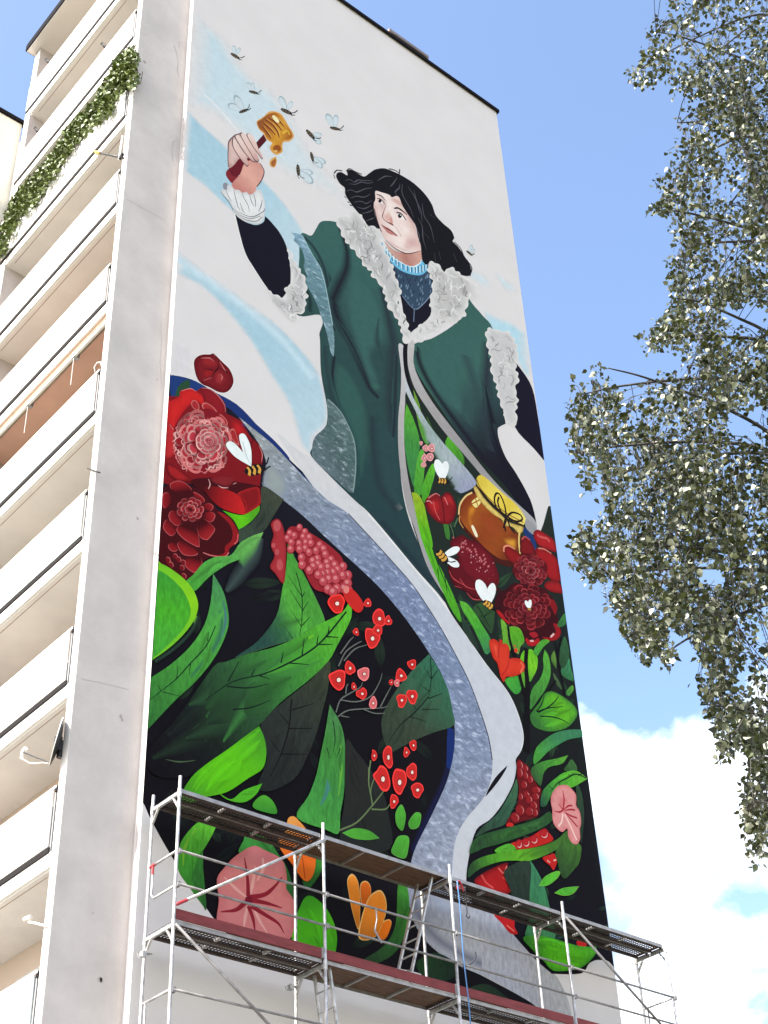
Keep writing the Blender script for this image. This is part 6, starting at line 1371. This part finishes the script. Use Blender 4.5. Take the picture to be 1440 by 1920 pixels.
# rolled awning below the fifth balcony from the top
z = Z0-2.8*4
aw = empty('awning', (-D, 3, z-0.42), label='rolled awning under a balcony slab above the terracotta one', cat='awning')
def lp(*v): return (v[0]+D, v[1]-3, v[2]-z+0.42)
b = MB(); b.tube([lp(-D+0.10, S+0.24, z-0.43), lp(-D+0.10, LY1-0.32, z-0.43)], 0.075, 12); b.build('roll', mat('awning_cloth', srgb(150,138,120), 0.9, var=0.15, scale=6), aw, smooth=True)
b = MB(); b.bar(lp(-D+0.02, S+0.22, z-0.60), lp(-D+0.02, LY1-0.32, z-0.60), 0.05, 0.07); b.build('front_bar', m_steel_white, aw)
b = MB(); b.bar(lp(-D+0.06, S+0.22, z-0.535), lp(-D+0.06, LY1-0.32, z-0.535), 0.03, 0.05); b.build('valance', m_blk, aw)
for yy in (1.55, 3.3, 4.8):
    b = MB(); b.box(*[c for pair in zip(lp(-D+0.0, yy-0.04, z-0.64), lp(-D+0.12, yy+0.04, z-0.50)) for c in pair]); b.build('arm_joint', m_steel_grey, aw)
    b = MB(); b.tube([lp(-D+0.02, yy, z-0.62), lp(-D+0.02, yy, z-1.35)], 0.006, 5); b.build('cord', m_steel_white, aw)

# ================================================================== birch
def leaf_material():
    m = bpy.data.materials.new('birch_leaf'); m.use_nodes = True; nt = m.node_tree; b = nt.nodes['Principled BSDF']
    g = nt.nodes.new('ShaderNodeNewGeometry'); r = nt.nodes.new('ShaderNodeValToRGB')
    e = r.color_ramp.elements; e[0].position = 0.0; e[0].color = (0.006,0.009,0.003,1); e[1].position = 1.0; e[1].color = (0.36,0.37,0.29,1)  # near-black to pale leaves: sun glints and crown shade put into the colour
    x = e.new(0.5); x.color = (0.020,0.027,0.010,1); x = e.new(0.78); x.color = (0.085,0.098,0.05,1)
    nt.links.new(g.outputs['Random Per Island'], r.inputs[0]); nt.links.new(r.outputs[0], b.inputs['Base Color'])
    b.inputs['Roughness'].default_value = 0.36; b.inputs['Specular IOR Level'].default_value = 0.35
    tr = nt.nodes.new('ShaderNodeBsdfTranslucent'); tr.inputs['Color'].default_value = (0.22,0.26,0.04,1)
    mx_ = nt.nodes.new('ShaderNodeMixShader'); mx_.inputs[0].default_value = 0.05
    nt.links.new(b.outputs[0], mx_.inputs[1]); nt.links.new(tr.outputs[0], mx_.inputs[2]); nt.links.new(mx_.outputs[0], nt.nodes['Material Output'].inputs['Surface'])
    return m
m_leaf = leaf_material()
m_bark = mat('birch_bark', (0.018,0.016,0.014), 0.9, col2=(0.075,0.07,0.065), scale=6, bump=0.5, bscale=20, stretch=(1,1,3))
HD = 11.4
tp = [at_dist(1530,900,HD), at_dist(1500,600,HD), at_dist(1482,420,HD), at_dist(1478,318,HD), at_dist(1480,180,HD+0.1), at_dist(1478,-120,HD+0.2), at_dist(1440,-420,HD+0.4), at_dist(1450,-620,HD+0.4)]
base = np.array([tp[0][0]+AX_R[0]*0.5, tp[0][1]+AX_R[1]*0.5, 0.0])
trunk_pts = [base, base*0.7+tp[0]*0.3]+tp
tree = empty('birch_tree', tuple(base), label='tall birch with drooping leafy branches beside the painted building', cat='tree')
def rel(q): return np.asarray(q)-base
mb = MB()
def cr3(P, n=4):
    P = [np.array(q, float) for q in P]; Q = [2*P[0]-P[1]]+P+[2*P[-1]-P[-2]]; out = []
    for i in range(1, len(Q)-2):
        a, b, c, d = Q[i-1:i+3]
        for k in range(n):
            t = k/n; out.append(0.5*((2*b)+(c-a)*t+(2*a-5*b+4*c-d)*t*t+(3*b-a-3*c+d)*t**3))
    out.append(P[-1]); return np.array(out)
tc_ = cr3(trunk_pts); zt = tc_[:, 2]
def trad(z): return max(0.02, 0.19*(1-z/26.0))
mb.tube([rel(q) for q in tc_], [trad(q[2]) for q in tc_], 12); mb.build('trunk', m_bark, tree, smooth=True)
crown = [(1243,-10),(1250,22),(1215,25),(1185,38),(1208,58),(1213,80),(1195,108),(1165,135),(1190,165),(1220,165),(1245,150),(1258,178),(1282,184),(1262,225),(1284,252),(1263,267),(1230,276),(1262,305),(1217,340),(1250,362),(1210,390),(1223,403),(1253,400),(1255,440),(1250,473),(1247,487),(1243,510),(1250,540),(1263,570),(1233,593),(1190,640),(1210,673),(1245,650),(1285,665),(1280,700),(1240,700),(1205,720),(1167,722),(1127,712),(1137,662),(1108,690),(1085,712),(1060,690),(1045,700),(1075,720),(1067,745),(1063,785),(1068,820),(1057,860),(1080,872),(1093,920),(1117,933),(1113,887),(1128,893),(1133,960),(1125,975),(1095,972),(1080,982),(1067,1027),(1077,1057),(1087,1097),(1127,1090),(1137,1130),(1157,1160),(1170,1193),(1190,1240),(1213,1250),(1222,1218),(1240,1240),(1263,1266),(1270,1247),(1252,1193),(1262,1180),(1290,1187),(1310,1243),(1303,1277),(1323,1330),(1337,1377),(1343,1410),(1360,1440),(1377,1420),(1385,1400),(1403,1420),(1393,1460),(1383,1520),(1397,1590),(1410,1633),(1433,1613),(1446,1560),(1470,1560),(1470,-10)]
holes = [[(1362,788),(1390,772),(1450,768),(1450,806),(1400,812),(1370,812)], [(1312,1058),(1345,1060),(1362,1085),(1350,1100),(1322,1092)], [(1372,1248),(1400,1262),(1424,1290),(1395,1292),(1376,1272)], [(1385,310),(1400,322),(1385,345),(1372,330)], [(1345,585),(1420,560),(1440,590),(1380,615)], [(1338,352),(1378,340),(1395,365),(1352,372)], [(1300,178),(1318,185),(1310,205),(1292,196)], [(1390,70),(1402,68),(1405,100),(1392,102)], [(1345,265),(1362,262),(1358,290),(1342,288)], [(1222,880),(1232,884),(1228,900)]]
CP = np.array(crown, float); HP = [np.array(h, float) for h in holes]
def in_crown(q):
    k = inside(q, CP)
    for h in HP: k &= ~inside(q, h)
    return k
def ok_path(pts):
    p_ = np.asarray(pts); d_ = np.concatenate([p_[:-1]*(1-u)+p_[1:]*u for u in (0, 0.2, 0.4, 0.6, 0.8)]+[p_[-1:]])
    return in_crown(project(d_)).all()
# limbs: from the trunk up, out and drooping
limb_targets = [(1230,60,10.6),(1200,130,11.6),(1270,230,10.8),(1240,340,11.8),(1230,395,10.5),(1280,470,11.2),(1270,560,10.4),(1220,640,10.9),(1140,690,10.2),(1090,740,11.3),(1080,850,10.4),(1130,900,11.0),(1090,1020,10.2),(1140,1080,11.1),(1180,1190,10.3),(1240,1230,10.8),(1320,1320,10.6),(1350,1400,11.3),(1400,1520,10.5),(1300,1150,11.6),(1330,720,12.2),(1360,900,12.3),(1380,1120,11.9),(1330,120,12.3),(1340,430,12.4),(1440,1250,10.2),(1500,1000,9.6),(1600,700,10.8),(1700,400,11.5),(1650,100,12.4),(1560,-200,12.6),(1330,-200,11.9),(1230,-100,11.0),(1650,1000,12.2),(1600,1250,11.0),(1780,800,11.6),(1500,300,10.2),(1550,1450,11.5),(1420,-400,11.0)]
allp = []; nl = 0
bmb = MB()
for (x, y, hd) in limb_targets:
    e = at_dist(x, y, hd)
    hz = e[2]-1.1-0.25*np.linalg.norm((e-tc_[np.argmin(abs(zt-e[2]))])[:2])*0.2
    s = tc_[np.argmin(abs(zt-max(4.0, e[2]-0.5)))]
    d = e-s; mid = s+d*0.45+np.array([0, 0, 0.2+0.05*np.linalg.norm(d)]); m2 = s+d*0.8+np.array([0, 0, 0.15])
    c = cr3([s, s+d*0.18+np.array([0,0,0.3]), mid, m2, e], 6); r0 = min(0.024, 0.25*trad(s[2]))
    b = MB(); b.tube([rel(q) for q in c], list(np.linspace(r0, 0.006, len(c))), 6); b.build('branch', m_bark, tree, smooth=True)
    allp += list(c[3:])
c = cr3([tc_[np.argmin(abs(zt-at_dist(1470,470,HD)[2]))], at_dist(1446,400,HD-0.1), at_dist(1418,345,HD-0.2), at_dist(1405,300,HD-0.2), at_dist(1385,230,HD-0.2), at_dist(1375,120,HD-0.1)], 5)
b = MB(); b.tube([rel(q) for q in c], list(np.linspace(0.06, 0.012, len(c))), 8); b.build('branch', m_bark, tree, smooth=True); allp += list(c)
allp = np.array(allp)
# twigs hang from the limbs
NC = 250; cen = sample_poly(crown, NC); chd = rng.uniform(9.8, 12.5, NC)
NT = 1750; pick = rng.integers(0, NC, NT); anc = cen[pick]+rng.normal(size=(NT, 2))*np.array([15, 30]); ahd = chd[pick]+rng.normal(size=NT)*0.22
k = in_crown(anc); anc, ahd = anc[k], ahd[k]
outa = np.column_stack([rng.uniform(1440, 1850, 900), rng.uniform(-500, 1500, 900)]); outa = outa[((outa[:, 0]-1440)/420)**2+((outa[:, 1]-450)/1050)**2 < 1]
outb = np.column_stack([rng.uniform(1220, 1500, 260), rng.uniform(-520, 0, 260)])
lp_ = []; twig = MB()
def make_twigs(A, nleaf, reject, hds=None):
    for ii, (x, y) in enumerate(A):
        a = at_dist(x, y, rng.uniform(9.7, 12.7) if hds is None else hds[ii])
        L = rng.uniform(0.3, 0.75); dr = np.array([rng.normal()*0.5, rng.normal()*0.5, -1.0]); dr /= np.linalg.norm(dr)
        st = a-dr*L*0.5; pts = [st, st+dr*L*0.5+rng.normal(size=3)*0.03, st+dr*L]
        j = np.argmin(((allp-st)**2).sum(1)); dd = np.linalg.norm(allp[j]-st)
        if dd < 0.9 and rng.random() < 0.8:
            pts = [allp[j], (allp[j]+st)/2+np.array([0, 0, 0.12])]+pts
        if reject and not ok_path(pts): 
            pts = None
        if pts is not None: twig.tube([rel(q) for q in pts], list(np.linspace(0.0045, 0.002, len(pts))), 3, cap=False)
        n = nleaf+rng.integers(-4, 5); t = rng.uniform(0, 1, n)[:, None]
        lp_.append(np.concatenate([st+dr*L*t+rng.normal(size=(n, 3))*0.045]))
# long drooping strands, each a thin twig thick with leaves, sky showing between them
NS = 430; sa = sample_poly(crown, NS); sa = sa[in_crown(sa)]
for (x, y) in sa:
    a = at_dist(x, y, rng.uniform(9.9, 12.6)); L = rng.uniform(0.5, 1.5)
    lean = np.array([rng.normal()*0.22-0.12, rng.normal()*0.22, 0.0])
    t = np.linspace(0, 1, 7)[:, None]; path = a+lean*L*t+np.array([0, 0, -1.0])*L*t**1.25+np.array([0, 0, 0.10])*np.sin(t*3.1)-AX_R*(0.12*np.sin(t*1.6))
    path = path+rng.normal(size=path.shape)*0.012
    ok = in_crown(project(path)); m_ = int(np.argmin(ok)) if not ok.all() else 7
    if m_ < 2 or not ok_path(path[:m_]): continue
    path = path[:m_]; j = np.argmin(((allp-path[0])**2).sum(1)); d0 = np.linalg.norm(allp[j]-path[0])
    pp = list(path)
    if d0 < 1.6:
        link_ = [allp[j]+(path[0]-allp[j])*u+np.array([0, 0, 0.10*math.sin(u*3.14)]) for u in (0.0, 0.35, 0.7)]
        if ok_path(link_+[path[0]]): pp = link_+pp
    twig.tube([rel(q) for q in pp], list(np.linspace(0.0055, 0.0018, len(pp))), 3, cap=False)
    n = int(46*L*m_/7*rng.uniform(0.7, 1.3))+6; u = rng.uniform(0, m_-1, n); i0 = np.minimum(u.astype(int), m_-2); f = (u-i0)[:, None]
    sp_r = 0.045+0.05*rng.random()
    lp_.append(path[i0]*(1-f)+path[i0+1]*f+rng.normal(size=(n, 3))*sp_r)
make_twigs(anc[:420], 24, True, ahd); n_in = len(lp_)
make_twigs(outa, 16, False); make_twigs(outb, 16, False)
pin = np.concatenate(lp_[:n_in]); pin = pin[in_crown(project(pin)+rng.normal(size=(len(pin), 2))*4.5)]
pin = np.concatenate([pin]+lp_[n_in:])
V, F = leaf_cloud(rel(pin), 0.053, rng, aspect=0.80, nrm_bias=(-0.05, 0.0, 0.2), fold=0.3, droop=0.9)
big_mesh('crown', V, F, m_leaf, tree, kind='stuff')
twig.build('twigs', m_bark, tree, kind='stuff')
print('leaves', len(pin), 'levels', blev[:nbox].max(), 'shapes', nbox)
